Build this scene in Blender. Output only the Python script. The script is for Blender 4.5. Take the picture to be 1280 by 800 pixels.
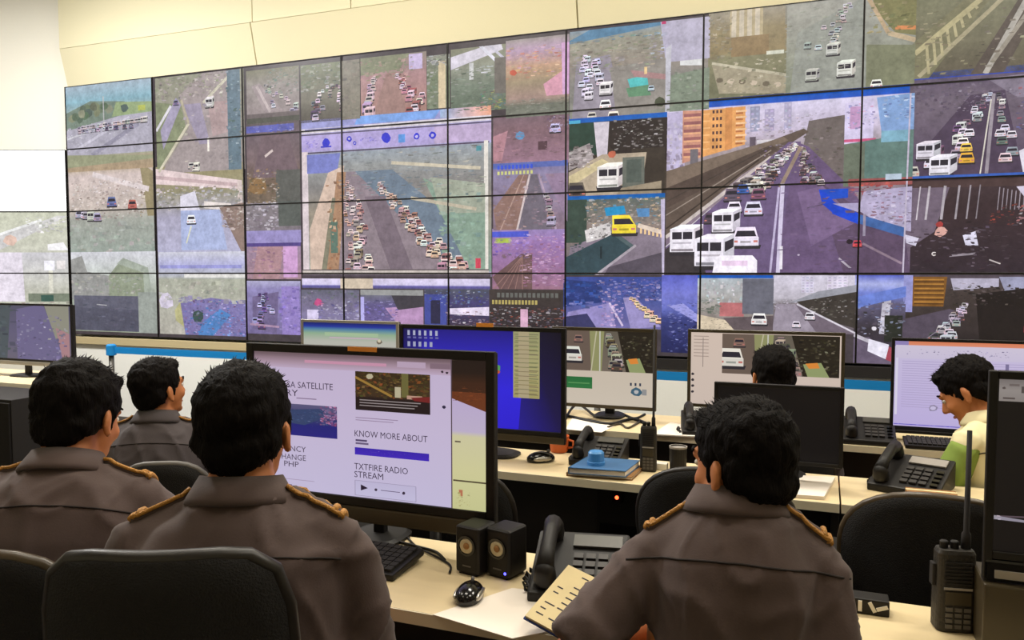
import bpy, bmesh, math, random
import numpy as np
from mathutils import Vector, Matrix, noise as mnoise
from mathutils.bvhtree import BVHTree

for o in list(bpy.data.objects):
    bpy.data.objects.remove(o)
SC = bpy.context.scene
C = SC.collection
rng = random.Random(7)
PI = math.pi

# ------------------------------------------------------------------ camera
F = 1000.0                      # focal length in pixels of a 1280 wide frame
PITCH, YAW, EYE = 0.0590, 0.3720, 1.50
cd = bpy.data.cameras.new('camera')
cd.sensor_width = 36.0
cd.lens = 36.0 * F / 1280.0
cd.clip_start = 0.05
cam = bpy.data.objects.new('camera', cd)
C.objects.link(cam)
cam.location = (0, 0, EYE)
cam.rotation_euler = (PI / 2 - PITCH, 0, YAW)
SC.camera = cam
FW = Vector((-math.sin(YAW) * math.cos(PITCH), math.cos(YAW) * math.cos(PITCH), -math.sin(PITCH)))
RT = Vector((math.cos(YAW), math.sin(YAW), 0))
UP = RT.cross(FW)
ORG = Vector((0, 0, EYE))
def ray(px, py):
    return FW + RT * ((px - 640) / F) + UP * ((400 - py) / F)
def on_y(px, py, y):            # photo pixel -> point on the plane Y = y (parallel to the display wall)
    r = ray(px, py); return ORG + r * (y / r.y)
def on_z(px, py, z):            # photo pixel -> point at height z
    r = ray(px, py); return ORG + r * ((z - EYE) / r.z)
def at_depth(px, py, d):        # photo pixel -> point at camera depth d
    return ORG + ray(px, py) * d

# ------------------------------------------------------------------ world, exposure
w = bpy.data.worlds.new('world'); SC.world = w
w.use_nodes = True
w.node_tree.nodes['Background'].inputs[0].default_value = (1.0, 0.9, 0.75, 1)
w.node_tree.nodes['Background'].inputs[1].default_value = 0.03
SC.view_settings.view_transform = 'Standard'
SC.view_settings.look = 'None'
SC.view_settings.exposure = 0.0
SC.view_settings.gamma = 1.0
SC.view_settings.use_curve_mapping = False
LAMP_COLOUR = (1.0, 0.94, 0.83)
LAMPS = [  # unseen panels added to light the room, brightest at the left: x, y, watts
    (-6.0, 3.6, 235, (1.0, 0.98, 0.96)), (-3.2, 3.9, 84), (-0.6, 3.9, 70), (2.0, 3.9, 62),
    (-3.6, 1.9, 22), (-0.9, 1.9, 29), (1.8, 1.9, 29),
    (-2.2, 0.2, 3), (1.0, 0.2, 4),
]

# ------------------------------------------------------------------ small helpers
def lin(c):
    out = []
    for v in c[:3]:
        v = max(0.0, min(255.0, v)) / 255.0
        out.append(v / 12.92 if v <= 0.04045 else ((v + 0.055) / 1.055) ** 2.4)
    return tuple(out)

MATS = {}
def mat(name, col, rough=0.6, metal=0.0, bump=0.0, bscale=60.0, var=0.0, spec=0.5, stretch=None, emit=None, estr=0.0, sheen=0.0):
    if name in MATS: return MATS[name]
    m = bpy.data.materials.new(name); m.use_nodes = True
    nt = m.node_tree; b = nt.nodes['Principled BSDF']
    c = lin(col) + (1,)
    b.inputs['Base Color'].default_value = c
    b.inputs['Roughness'].default_value = rough
    b.inputs['Metallic'].default_value = metal
    b.inputs['Specular IOR Level'].default_value = spec
    if sheen: b.inputs['Sheen Weight'].default_value = sheen
    if emit:
        b.inputs['Emission Color'].default_value = lin(emit) + (1,)
        b.inputs['Emission Strength'].default_value = estr
    if bump or var:
        tc = nt.nodes.new('ShaderNodeTexCoord')
        mp = nt.nodes.new('ShaderNodeMapping')
        if stretch: mp.inputs['Scale'].default_value = stretch
        nz = nt.nodes.new('ShaderNodeTexNoise')
        nz.inputs['Scale'].default_value = bscale
        nz.inputs['Detail'].default_value = 4
        nt.links.new(tc.outputs['Object'], mp.inputs[0]); nt.links.new(mp.outputs[0], nz.inputs['Vector'])
        if bump:
            bp = nt.nodes.new('ShaderNodeBump'); bp.inputs['Strength'].default_value = bump
            bp.inputs['Distance'].default_value = 0.01
            nt.links.new(nz.outputs['Fac'], bp.inputs['Height']); nt.links.new(bp.outputs[0], b.inputs['Normal'])
        if var:
            mx = nt.nodes.new('ShaderNodeMix'); mx.data_type = 'RGBA'
            mx.inputs[6].default_value = tuple(v * (1 - var) for v in c[:3]) + (1,)
            mx.inputs[7].default_value = tuple(min(1, v * (1 + var)) for v in c[:3]) + (1,)
            nt.links.new(nz.outputs['Fac'], mx.inputs[0]); nt.links.new(mx.outputs[2], b.inputs['Base Color'])
    MATS[name] = m
    return m

def screen_mat(name, strength, nscale=0.0, namp=0.0, rough=0.35, spec=0.3):
    m = bpy.data.materials.new(name); m.use_nodes = True
    nt = m.node_tree; b = nt.nodes['Principled BSDF']
    b.inputs['Base Color'].default_value = (0.004, 0.004, 0.005, 1)
    b.inputs['Roughness'].default_value = rough
    b.inputs['Specular IOR Level'].default_value = spec
    at = nt.nodes.new('ShaderNodeAttribute'); at.attribute_name = 'Col'
    src = at.outputs['Color']
    if namp:
        tc = nt.nodes.new('ShaderNodeTexCoord')
        nz = nt.nodes.new('ShaderNodeTexNoise'); nz.inputs['Scale'].default_value = nscale
        nz.inputs['Detail'].default_value = 5; nz.inputs['Roughness'].default_value = 0.7
        nt.links.new(tc.outputs['Object'], nz.inputs['Vector'])
        mr = nt.nodes.new('ShaderNodeMapRange')
        mr.inputs[1].default_value = 0.25; mr.inputs[2].default_value = 0.75
        mr.inputs[3].default_value = 1 - namp; mr.inputs[4].default_value = 1 + namp
        n2 = nt.nodes.new('ShaderNodeTexNoise'); n2.inputs['Scale'].default_value = nscale*.3
        n2.inputs['Detail'].default_value = 3
        nt.links.new(tc.outputs['Object'], n2.inputs['Vector'])
        mm = nt.nodes.new('ShaderNodeMath'); mm.operation = 'ADD'; nt.links.new(nz.outputs['Fac'], mm.inputs[0]); nt.links.new(n2.outputs['Fac'], mm.inputs[1])
        mh = nt.nodes.new('ShaderNodeMath'); mh.operation = 'MULTIPLY'; mh.inputs[1].default_value = .5; nt.links.new(mm.outputs[0], mh.inputs[0])
        nt.links.new(mh.outputs[0], mr.inputs[0])
        vm = nt.nodes.new('ShaderNodeVectorMath'); vm.operation = 'SCALE'
        nt.links.new(src, vm.inputs[0]); nt.links.new(mr.outputs[0], vm.inputs['Scale'])
        src = vm.outputs[0]
    nt.links.new(src, b.inputs['Emission Color'])
    b.inputs['Emission Strength'].default_value = strength
    MATS[name] = m
    return m

def mesh_obj(name, verts, faces, m=None, parent=None, smooth=False, loc=None, bev=0.0, bseg=2):
    me = bpy.data.meshes.new(name)
    me.from_pydata([tuple(v) for v in verts], [], [tuple(f) for f in faces])
    if bev:
        bm = bmesh.new(); bm.from_mesh(me)
        bmesh.ops.bevel(bm, geom=[e for e in bm.edges if len(e.link_faces) == 2 and e.calc_face_angle() > 0.5],
                        offset=bev, segments=bseg, affect='EDGES', profile=0.6)
        bm.to_mesh(me); bm.free()
    if smooth:
        me.polygons.foreach_set('use_smooth', [True] * len(me.polygons))
    me.update()
    o = bpy.data.objects.new(name, me); C.objects.link(o)
    if m is not None: me.materials.append(m if not isinstance(m, str) else MATS[m])
    if parent is not None: o.parent = parent
    if loc is not None: o.location = loc
    return o

class MB:                       # collects shapes into one mesh
    def __init__(s): s.v = []; s.f = []
    def add(s, v, f):
        n = len(s.v); s.v += [Vector(p) for p in v]; s.f += [tuple(i + n for i in q) for q in f]; return s
    def box(s, x0, x1, y0, y1, z0, z1, M=None):
        v = [Vector(p) for p in ((x0,y0,z0),(x1,y0,z0),(x1,y1,z0),(x0,y1,z0),(x0,y0,z1),(x1,y0,z1),(x1,y1,z1),(x0,y1,z1))]
        if M is not None: v = [M @ p for p in v]
        return s.add(v, [(0,3,2,1),(4,5,6,7),(0,1,5,4),(1,2,6,5),(2,3,7,6),(3,0,4,7)])
    def tube(s, pts, r, n=8, caps=True):
        pts = [Vector(p) for p in pts]; rs = r if isinstance(r, (list, tuple)) else [r] * len(pts)
        rings = []; u = None
        for i, p in enumerate(pts):
            d = (pts[min(i+1, len(pts)-1)] - pts[max(i-1, 0)]).normalized()
            if u is None: u = d.orthogonal().normalized()
            else:
                u = (u - d * u.dot(d)); u = u.normalized() if u.length > 1e-6 else d.orthogonal().normalized()
            w_ = d.cross(u)
            rings.append([p + (u * math.cos(2*PI*k/n) + w_ * math.sin(2*PI*k/n)) * rs[i] for k in range(n)])
        v = [q for rg in rings for q in rg]; f = []
        for i in range(len(pts)-1):
            for k in range(n):
                a = i*n+k; b = i*n+(k+1) % n
                f.append((a, b, b+n, a+n))
        if caps: f.append(tuple(reversed(range(n)))); f.append(tuple(range((len(pts)-1)*n, len(pts)*n)))
        return s.add(v, f)
    def lathe(s, prof, n=24, M=None):   # profile of (r, z), closed at the ends
        v = []; f = []
        for r, z in prof:
            for k in range(n): v.append(Vector((r*math.cos(2*PI*k/n), r*math.sin(2*PI*k/n), z)))
        for i in range(len(prof)-1):
            for k in range(n):
                a = i*n+k; b = i*n+(k+1) % n; f.append((a, b, b+n, a+n))
        f.append(tuple(reversed(range(n)))); f.append(tuple(range((len(prof)-1)*n, len(prof)*n)))
        if M is not None: v = [M @ p for p in v]
        return s.add(v, f)
    def prism(s, poly, y0, y1, M=None):  # polygon in (x, z) extruded along y
        n = len(poly)
        v = [Vector((x, y0, z)) for x, z in poly] + [Vector((x, y1, z)) for x, z in poly]
        if M is not None: v = [M @ p for p in v]
        f = [tuple(range(n)), tuple(reversed(range(n, 2*n)))] + [(i, i+n, (i+1) % n + n, (i+1) % n) for i in range(n)]
        return s.add(v, f)
    def ell(s, c, r, R=None, nu=16, nv=10):
        c = Vector(c); v = []; f = []
        for j in range(nv+1):
            th = PI*j/nv
            th = min(max(th, 0.02), PI-0.02)
            for k in range(nu):
                p = Vector((r[0]*math.sin(th)*math.cos(2*PI*k/nu), r[1]*math.sin(th)*math.sin(2*PI*k/nu), -r[2]*math.cos(th)))
                v.append(c + (R @ p if R is not None else p))
        for j in range(nv):
            for k in range(nu):
                a = j*nu+k; b = j*nu+(k+1) % nu; f.append((a, b, b+nu, a+nu))
        f.append(tuple(reversed(range(nu)))); f.append(tuple(range(nv*nu, (nv+1)*nu)))
        return s.add(v, f)
    def cap(s, p0, p1, r0, r1, n=12):    # tapered capsule
        p0 = Vector(p0); p1 = Vector(p1); d = p1 - p0
        if d.length < 1e-6: return s.ell(p0, (r0, r0, r0))
        d = d.normalized(); pts = []; rs = []
        for a in (0.03, 0.3, 0.6, 0.85):
            pts.append(p0 - d*r0*math.cos(a*PI/2)); rs.append(r0*math.sin(a*PI/2))
        pts += [p0, p1]; rs += [r0, r1]
        for a in (0.85, 0.6, 0.3, 0.03):
            pts.append(p1 + d*r1*math.cos(a*PI/2)); rs.append(r1*math.sin(a*PI/2))
        return s.tube(pts, rs, n)
    def build(s, name, m=None, parent=None, smooth=False, loc=None, bev=0.0, bseg=2):
        return mesh_obj(name, s.v, s.f, m, parent, smooth, loc, bev, bseg)

def empty(name, loc, rz=0.0):
    o = bpy.data.objects.new(name, None); C.objects.link(o)
    o.empty_display_size = 0.1; o.location = loc; o.rotation_euler = (0, 0, rz); return o
def tag(o, label=None, cat=None, group=None, kind=None):
    if label: o['label'] = label
    if cat: o['category'] = cat
    if group: o['group'] = group
    if kind: o['kind'] = kind
    return o
def copy_tree(o, parent=None):
    c = o.copy(); C.objects.link(c)
    if parent is not None: c.parent = parent
    for ch in o.children: copy_tree(ch, c)
    return c
def text_mesh(s, size, name='lettering', bold=0.0):
    cu = bpy.data.curves.new('t', 'FONT'); cu.body = s; cu.size = size; cu.offset = bold; cu.resolution_u = 2
    ob = bpy.data.objects.new('t', cu); C.objects.link(ob)
    dg = bpy.context.evaluated_depsgraph_get()
    me = bpy.data.meshes.new_from_object(ob.evaluated_get(dg)); me.name = name
    bpy.data.objects.remove(ob); bpy.data.curves.remove(cu)
    return me
def text_obj(s, size, m, parent, x, y, z, width=None, bold=0.0, name='lettering'):
    # letters standing in the local XZ plane, facing -Y
    me = text_mesh(s, size, name, bold)
    co = np.empty(len(me.vertices)*3, 'f'); me.vertices.foreach_get('co', co); co = co.reshape(-1, 3)
    if len(co) == 0: return None
    if width: co[:, 0] *= width / max(1e-6, co[:, 0].max() - co[:, 0].min())
    out = np.stack([co[:, 0] + x, np.full(len(co), y), co[:, 1] + z], 1)
    me.vertices.foreach_set('co', out.astype('f').ravel()); me.update()
    me.materials.clear(); me.materials.append(m)
    o = bpy.data.objects.new(name, me); C.objects.link(o); o.parent = parent
    return o

# ------------------------------------------------------------------ materials
mat('wall_cream', (224, 217, 184), 0.7, bump=0.05, bscale=90, var=0.02)
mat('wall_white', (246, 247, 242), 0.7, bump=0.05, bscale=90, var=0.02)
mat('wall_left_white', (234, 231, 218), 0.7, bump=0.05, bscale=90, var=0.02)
mat('wall_room', (222, 214, 186), 0.8, bump=0.05, bscale=60)
mat('ceiling_white', (225, 222, 210), 0.9)
mat('floor_dark', (58, 50, 44), 0.5, var=0.25, bscale=3)
mat('ledge_tan', (196, 180, 140), 0.6)
mat('desk_cream', (222, 202, 160), 0.45, var=0.06, bscale=5, stretch=(1, 8, 1))
mat('desk_edge', (232, 222, 196), 0.5)
mat('desk_black', (26, 22, 21), 0.6)
mat('black_plastic', (20, 17, 16), 0.5, spec=0.35)
mat('black_gloss', (14, 12, 12), 0.15)
mat('black_matte', (28, 24, 23), 0.8)
mat('bezel_brown', (62, 54, 38), 0.35)
mat('bezel_silver', (150, 146, 138), 0.35, metal=0.3)
mat('grey_plastic', (92, 88, 84), 0.5)
mat('silver', (190, 185, 175), 0.3, metal=0.9)
mat('cone_cream', (205, 192, 160), 0.5)
mat('white_plastic', (228, 224, 214), 0.5)
mat('paper', (236, 226, 214), 0.8, var=0.03, bscale=8)
mat('paper_cream', (226, 208, 160), 0.8, var=0.08, bscale=20)
mat('blue_belt', (0, 132, 206), 0.6)
mat('post_grey', (84, 82, 78), 0.4, metal=0.4)
mat('orange_tape', (235, 150, 60), 0.5)
mat('orange_plastic', (214, 104, 44), 0.5)
mat('blue_cover', (60, 104, 150), 0.5, var=0.2, bscale=30)
mat('blue_plastic', (70, 140, 205), 0.35)
mat('brown_card', (150, 108, 62), 0.8, var=0.15, bscale=40)
mat('green_leaf', (120, 140, 60), 0.6)
mat('radio_black', (38, 34, 28), 0.55, bump=0.3, bscale=120, var=0.3)
mat('ink', (50, 46, 60), 0.8)
mat('ink_blue', (40, 60, 120), 0.8)
mat('label_grey', (150, 144, 138), 0.6)
mat('skin', (192, 122, 76), 0.5, var=0.06, bscale=25, spec=0.35)
mat('hair', (14, 10, 9), 0.7, bump=0.5, bscale=160, stretch=(1, 1, 0.25), spec=0.1)
mat('lip', (160, 84, 66), 0.5)
mat('eye_white', (225, 220, 210), 0.25)
mat('eye_dark', (24, 16, 12), 0.2)
mat('shirt_uniform', (80, 64, 61), 0.85, bump=0.06, bscale=260, var=0.05, sheen=0.1)
mat('shirt_uniform_dark', (72, 64, 66), 0.85, bump=0.06, bscale=260, var=0.05, sheen=0.1)
mat('shirt_seam', (38, 30, 29), 0.9)
mat('trousers_dark', (40, 36, 38), 0.9, bump=0.3, bscale=200)
mat('shirt_cream', (226, 214, 170), 0.85, var=0.05, bscale=30)
mat('shirt_green', (128, 150, 64), 0.85, var=0.15, bscale=30)
mat('gold_braid', (196, 138, 58), 0.5, bump=0.6, bscale=260, var=0.25)
mat('leather', (20, 18, 18), 0.35)
mat('chair_mesh', (15, 12, 11), 0.85, bump=0.5, bscale=300)
mat('chair_plastic', (30, 26, 24), 0.4)
mat('chair_rim', (70, 58, 42), 0.35)
mat('led_red', (255, 90, 60), 0.4, emit=(255, 80, 40), estr=6)
mat('led_blue', (90, 90, 255), 0.4, emit=(70, 70, 255), estr=6)
mat('diffuser', (250, 245, 230), 0.6, emit=(255, 240, 210), estr=4)
mat('txt_dark', (52, 44, 66), 0.6, emit=(62, 52, 80), estr=0.7)
mat('txt_grey', (120, 100, 130), 0.6, emit=(126, 104, 138), estr=0.8)
mat('txt_white', (230, 225, 220), 0.6, emit=(220, 214, 210), estr=0.8)
mat('txt_yellow', (230, 220, 120), 0.6, emit=(220, 210, 120), estr=0.8)
mat('txt_blue', (40, 60, 220), 0.6, emit=(44, 52, 225), estr=0.9)
screen_mat('screen_wall', 1.07, 34, 0.42)
screen_mat('screen_glare', 2.2, 0, 0)  # over-bright emission that stands in for glare on one side display
screen_mat('screen_pc', 0.86, 0, 0)
# ------------------------------------------------------------------ pictures made of coloured polygons
def clip_rect(pts, cols, x0, x1, y0, y1):
    P = [(p[0], p[1], c[0], c[1], c[2]) for p, c in zip(pts, cols)]
    for ax, lim, sg in ((0, x0, 1), (0, x1, -1), (1, y0, 1), (1, y1, -1)):
        if not P: return None
        out = []
        for i in range(len(P)):
            a = P[i-1]; b = P[i]
            da = (a[ax] - lim) * sg; db = (b[ax] - lim) * sg
            if (da >= 0) != (db >= 0):
                t = da / (da - db); out.append(tuple(a[k] + (b[k] - a[k]) * t for k in range(5)))
            if db >= 0: out.append(b)
        P = out
    return P if len(P) >= 3 else None

class Win:
    """a rectangle of a picture: s runs right, t runs down, both 0..1"""
    def __init__(s, store, u0, u1, z0, z1, base=0):
        s.st = store; s.u0 = u0; s.u1 = u1; s.z0 = z0; s.z1 = z1; s.n = 0; s.log = []
        s.a = (u1 - u0) / (z0 - z1); s.base = base
    def p(s, pts, col):
        cols = col if isinstance(col, list) else [col] * len(pts)
        c = clip_rect(pts, [lin(k) for k in cols], 0, 1, 0, 1)
        s.n += 1
        if c is None: return
        xs = [q[0] for q in pts]; ys = [q[1] for q in pts]; m_ = len(cols)
        if max(xs)-min(xs) > .12: s.log.append((min(xs), max(xs), min(ys), max(ys), tuple(sum(k[j] for k in cols)/m_ for j in range(3))))
        s.st.append(([(s.u0 + q[0]*(s.u1-s.u0), s.z0 + q[1]*(s.z1-s.z0)) for q in c], [q[2:] for q in c], s.n + s.base))
    def under(s, x, y):          # the colour already painted at (x, y)
        for (xa, xb, ya, yb, c) in reversed(s.log):
            if xa <= x <= xb and ya <= y <= yb: return c
        return None
    def r(s, a, b, c, d, col): s.p([(a, b), (c, b), (c, d), (a, d)], col)
    def bg(s, stops):            # vertical gradient: list of (t, colour)
        for (t0, c0), (t1, c1) in zip(stops, stops[1:]):
            s.p([(0, t0), (1, t0), (1, t1), (0, t1)], [c0, c0, c1, c1])
    def line(s, x0, y0, x1, y1, wd, col, wd1=None):
        wd1 = wd if wd1 is None else wd1
        dx, dy = (x1-x0)*s.a, (y1-y0); L = math.hypot(dx, dy) or 1
        nx, ny = -dy/L/s.a, dx/L
        s.p([(x0+nx*wd/2, y0+ny*wd/2), (x1+nx*wd1/2, y1+ny*wd1/2), (x1-nx*wd1/2, y1-ny*wd1/2), (x0-nx*wd/2, y0-ny*wd/2)], col)
    def blob(s, x, y, r, col, n=7, flat=0.8):
        ph = rng.random()*6
        s.p([(x + r*math.cos(ph+2*PI*k/n)*rng.uniform(.75, 1.1), y + r*s.a*flat*math.sin(ph+2*PI*k/n)*rng.uniform(.75, 1.1)) for k in range(n)], col)
    def speck(s, x0, y0, x1, y1, n, pal, size, tall=1.0):
        for _ in range(int(n*2.6)):
            c = jit(rng.choice(pal), 4, rng.uniform(.8, 1.2)); x = rng.uniform(x0, x1); y = rng.uniform(y0, y1); q = size*rng.uniform(.15, .6); h = q*s.a*tall*rng.uniform(.2, .7)
            u = s.under(x, y)
            if u is not None: k_ = rng.uniform(.3, .75); c = tuple(a_*k_+b_*(1-k_) for a_, b_ in zip(c, u))
            sk = rng.uniform(-.4, .4)*q
            s.p([(x-q/2, y-h/2), (x+q/2, y-h/2+sk*.3), (x+q/2+sk, y+h/2), (x-q/2+sk, y+h/2)], c)
    def car(s, x, y, wd, col, kind='car', flip=0, glass=(48, 44, 54), sh=(50, 46, 52)):
        h = wd*s.a*(0.85 if kind == 'car' else 1.05)
        d = wd*0.22*flip
        s.p([(x-wd*.55, y+h*.42), (x+wd*.6, y+h*.42), (x+wd*.55, y+h*.6), (x-wd*.5, y+h*.6)], sh)
        if kind == 'car':
            s.p([(x-wd*.5, y+h*.05), (x+wd*.5, y+h*.05), (x+wd*.5, y+h*.45), (x-wd*.5, y+h*.45)], col)
            s.p([(x-wd*.36+d, y-h*.42), (x+wd*.36+d, y-h*.42), (x+wd*.48, y+h*.08), (x-wd*.48, y+h*.08)], jit(col, 4, 1.06))
            s.p([(x-wd*.33+d*.7, y-h*.25), (x+wd*.33+d*.7, y-h*.25), (x+wd*.41, y+h*.02), (x-wd*.41, y+h*.02)], glass)
            s.r(x-wd*.46, y+h*.2, x-wd*.3, y+h*.3, (200, 120, 110)); s.r(x+wd*.3, y+h*.2, x+wd*.46, y+h*.3, (200, 120, 110))
            s.r(x-wd*.2, y+h*.22, x+wd*.2, y+h*.32, jit(col, 4, .72))
        else:
            s.p([(x-wd*.5, y-h*.35), (x+wd*.4, y-h*.35), (x+wd*.4, y+h*.47), (x-wd*.5, y+h*.47)], col)
            s.p([(x-wd*.5, y-h*.35), (x+wd*.4, y-h*.35), (x+wd*.62+d, y-h*.5), (x-wd*.2+d, y-h*.5)], jit(col, 4, 1.08))
            s.p([(x+wd*.4, y-h*.35), (x+wd*.62+d, y-h*.5), (x+wd*.62+d, y+h*.25), (x+wd*.4, y+h*.47)], jit(col, 4, .86))
            s.r(x-wd*.42, y-h*.24, x+wd*.33, y+h*.02, glass); s.r(x-wd*.06, y-h*.24, x-wd*.02, y+h*.02, col)
            s.p([(x+wd*.44, y-h*.25), (x+wd*.6+d, y-h*.36), (x+wd*.6+d, y-h*.1), (x+wd*.44, y+h*.05)], glass)
            s.r(x-wd*.4, y+h*.12, x+wd*.3, y+h*.18, jit(col, 3, .8)); s.r(x-wd*.45, y+h*.36, x+wd*.36, y+h*.45, jit(col, 3, .6))
    def lane(s, x0, y0, x1, y1, n, w0, w1, pal, spread=0.0, kind='car', flip=0, k=1.6):
        for i in range(n):
            t = ((i + rng.uniform(.2, .8)) / n) ** k
            wd = w0 + (w1-w0)*t
            x = x0 + (x1-x0)*t + rng.uniform(-1, 1)*spread*(.3+t); y = y0 + (y1-y0)*t
            c = jit(rng.choice(pal), 12)
            if wd * (s.u1-s.u0) < 0.028:
                s.r(x-wd/2, y-wd*s.a*.4, x+wd/2, y+wd*s.a*.4, c); s.r(x-wd*.4, y-wd*s.a*.15, x+wd*.4, y+wd*s.a*.1, jit(c, 5, .45))
            else: s.car(x, y, wd, c, kind if rng.random() > .2 else 'van', flip)
    def tower(s, x0, x1, y0, y1, col, wc, nx, ny):
        s.r(x0, y0, x1, y1, col)
        for i in range(nx):
            for j in range(ny):
                a = x0+(x1-x0)*(i+.2)/nx; b = x0+(x1-x0)*(i+.75)/nx; c = y0+(y1-y0)*(j+.25)/ny; d = y0+(y1-y0)*(j+.7)/ny
                s.r(a, c, b, d, jit(wc, 8))
    def road(s, vx, vy, xl, xr, yb, col, col2=None):
        s.p([(vx-.01, vy), (vx+.01, vy), (xr, yb), (xl, yb)], [jit(col, 0, 1.08), jit(col, 0, 1.08), col2 or col, col2 or col])

def jit(c, a, k=1.0): return tuple(max(0, min(255, v*k + rng.uniform(-a, a))) for v in c)

def pic_mesh(name, polys, rect, m, parent, y=0.0, eps=6e-6, fill=(12, 11, 12)):
    """the lit face of a screen: polygons clipped to rect (x0, x1, z0, z1), facing -Y"""
    x0, x1, z0, z1 = rect
    vs = [(x0, y, z0), (x1, y, z0), (x1, y, z1), (x0, y, z1)]; fs = [(0, 1, 2, 3)]; cs = [lin(fill)]*4
    for pts, cols, k in polys:
        xs = [p[0] for p in pts]; zs = [p[1] for p in pts]
        if max(xs) <= x0 or min(xs) >= x1 or max(zs) <= z0 or min(zs) >= z1: continue
        c = clip_rect(pts, cols, x0, x1, z0, z1)
        if c is None: continue
        ar = sum(c[i-1][0]*c[i][1]-c[i][0]*c[i-1][1] for i in range(len(c)))
        if abs(ar) < 1e-9: continue
        if ar < 0: c = c[::-1]
        n = len(vs); yy = y - 1e-4 - k*eps
        vs += [(q[0], yy, q[1]) for q in c]; cs += [q[2:] for q in c]; fs.append(tuple(range(n, n+len(c))))
    me = bpy.data.meshes.new(name); me.from_pydata(vs, [], fs)
    ca = me.color_attributes.new('Col', 'FLOAT_COLOR', 'POINT')
    a = np.ones((len(vs), 4), 'f'); a[:, :3] = np.array(cs, 'f'); ca.data.foreach_set('color', a.ravel())
    me.materials.append(m); me.update()
    o = bpy.data.objects.new(name, me); C.objects.link(o); o.parent = parent
    return o

# ------------------------------------------------------------------ room
DW = 5.85                        # distance of the display wall
H = 0.61                         # height of one display
seam_x = [on_y(x, 230, DW).x for x in (84.5, 193, 305, 428, 560, 707, 877, 1075)]
seam_x.append(seam_x[-1] + 1.02)
ZT = EYE + 3 * H - 0.005         # top of the wall of displays
ZB = ZT - 4 * H
CEIL = 4.55
XL = seam_x[0]                   # corner where the wall of displays ends
LD = Vector((-math.cos(YAW), -math.sin(YAW), 0))      # the side bank turns towards the room
corner = Vector((XL, DW, 0))
XR, YF = 5.2, -2.6
lend = corner + LD * 5.2

def struct(name, mb, m, **k):
    o = mb.build(name, m, **k); o['kind'] = 'structure'; return o
struct('floor', MB().box(-11, XR+.2, YF-.2, DW+.5, -0.1, 0), 'floor_dark')
struct('ceiling', MB().box(-11, XR+.2, YF-.2, DW+.5, CEIL, CEIL+.1), 'ceiling_white')
wb = struct('wall_back', MB().box(XL-.1, XR+.1, DW+.13, DW+.25, 0, CEIL), 'wall_white')
# panels of the wall above the displays: a strip leaning out over the screens, then tall panels
su = [XL-.02] + [on_y(x, 60, DW).x for x in (316, 720)] + [XR]
zk = ZT + 0.36
for a, b in zip(su, su[1:]):
    p = MB().add([(a+.006, DW+.05, ZT+.012), (b-.006, DW+.05, ZT+.012), (b-.006, DW-.03, zk), (a+.006, DW-.03, zk),
                  (a+.006, DW+.125, ZT+.012), (b-.006, DW+.125, ZT+.012), (b-.006, DW+.125, zk), (a+.006, DW+.125, zk)],
                 [(0,1,2,3),(7,6,5,4),(0,4,5,1),(3,2,6,7),(1,5,6,2),(0,3,7,4)])
    p.build('panel', MATS['wall_cream'], wb)
su = [XL-.02] + [on_y(x, 20, DW).x for x in (318, 441, 722)] + [XR]
for a, b in zip(su, su[1:]):
    MB().box(a+.005, b-.005, DW-.03, DW+.125, zk+.004, CEIL-.002).build('panel', MATS['wall_cream'], wb)
# lower wall under the screens
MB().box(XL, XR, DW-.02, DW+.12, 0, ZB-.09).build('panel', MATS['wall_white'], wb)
t1 = struct('trim_1', MB().box(XL, seam_x[3], DW-.05, DW+.12, ZB-.085, ZB-.02), 'ledge_tan')
t2 = struct('trim_2', MB().box(seam_x[3]+.002, XR, DW-.05, DW+.12, ZB-.085, ZB-.012), 'black_matte')
# the angled wall at the left
def wl_pt(d, o, z): return corner + LD*d + Vector((-LD.y, LD.x, 0))*o + Vector((0, 0, z))
nrm = Vector((math.sin(YAW), -math.cos(YAW), 0))      # towards the camera
def slab(d0, d1, o0, o1, z0, z1):
    v = []
    for z in (z0, z1):
        for d, o_ in ((d0, o0), (d1, o0), (d1, o1), (d0, o1)): v.append(corner + LD*d + nrm*o_ + Vector((0, 0, z)))
    return MB().add(v, [(0,1,2,3),(7,6,5,4),(0,4,5,1),(1,5,6,2),(2,6,7,3),(3,7,4,0)])
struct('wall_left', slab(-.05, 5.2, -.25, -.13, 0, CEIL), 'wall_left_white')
struct('wall_side', MB().box(lend.x-.1, lend.x, YF, lend.y, 0, CEIL), 'wall_room')
struct('wall_right', MB().box(XR, XR+.1, YF, DW+.1, 0, CEIL), 'wall_room')
struct('wall_front', MB().box(lend.x, XR, YF-.1, YF, 0, CEIL), 'wall_room')
struct('baseboard_back', MB().box(XL, XR, DW-.035, DW-.02, 0, .1), 'grey_plastic')

# ceiling lamps added out of view to brighten walls and desks
def added_ceiling_light(x, y, watts, label, col=LAMP_COLOUR):
    t = empty('added_ceiling_light', (x, y, CEIL)); tag(t, label, 'added ceiling light', 'added panel lamps on the ceiling')
    h = MB().box(-.62, .62, -.32, .32, -.05, 0).box(-.66, .66, -.36, .36, -.012, 0)
    h.build('housing', MATS['white_plastic'], t)
    MB().box(-.58, .58, -.28, .28, -.056, -.051).build('diffuser', MATS['diffuser'], t)
    ld = bpy.data.lights.new('lamp', 'AREA'); ld.shape = 'RECTANGLE'; ld.size = 1.1; ld.size_y = .5
    ld.energy = watts; ld.color = col
    lo = bpy.data.objects.new('lamp', ld); C.objects.link(lo); lo.parent = t; lo.location = (0, 0, -.07)
for L_ in LAMPS:
    added_ceiling_light(*L_[:3], 'added square lamp panel on the ceiling out of view', *L_[3:])
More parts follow.
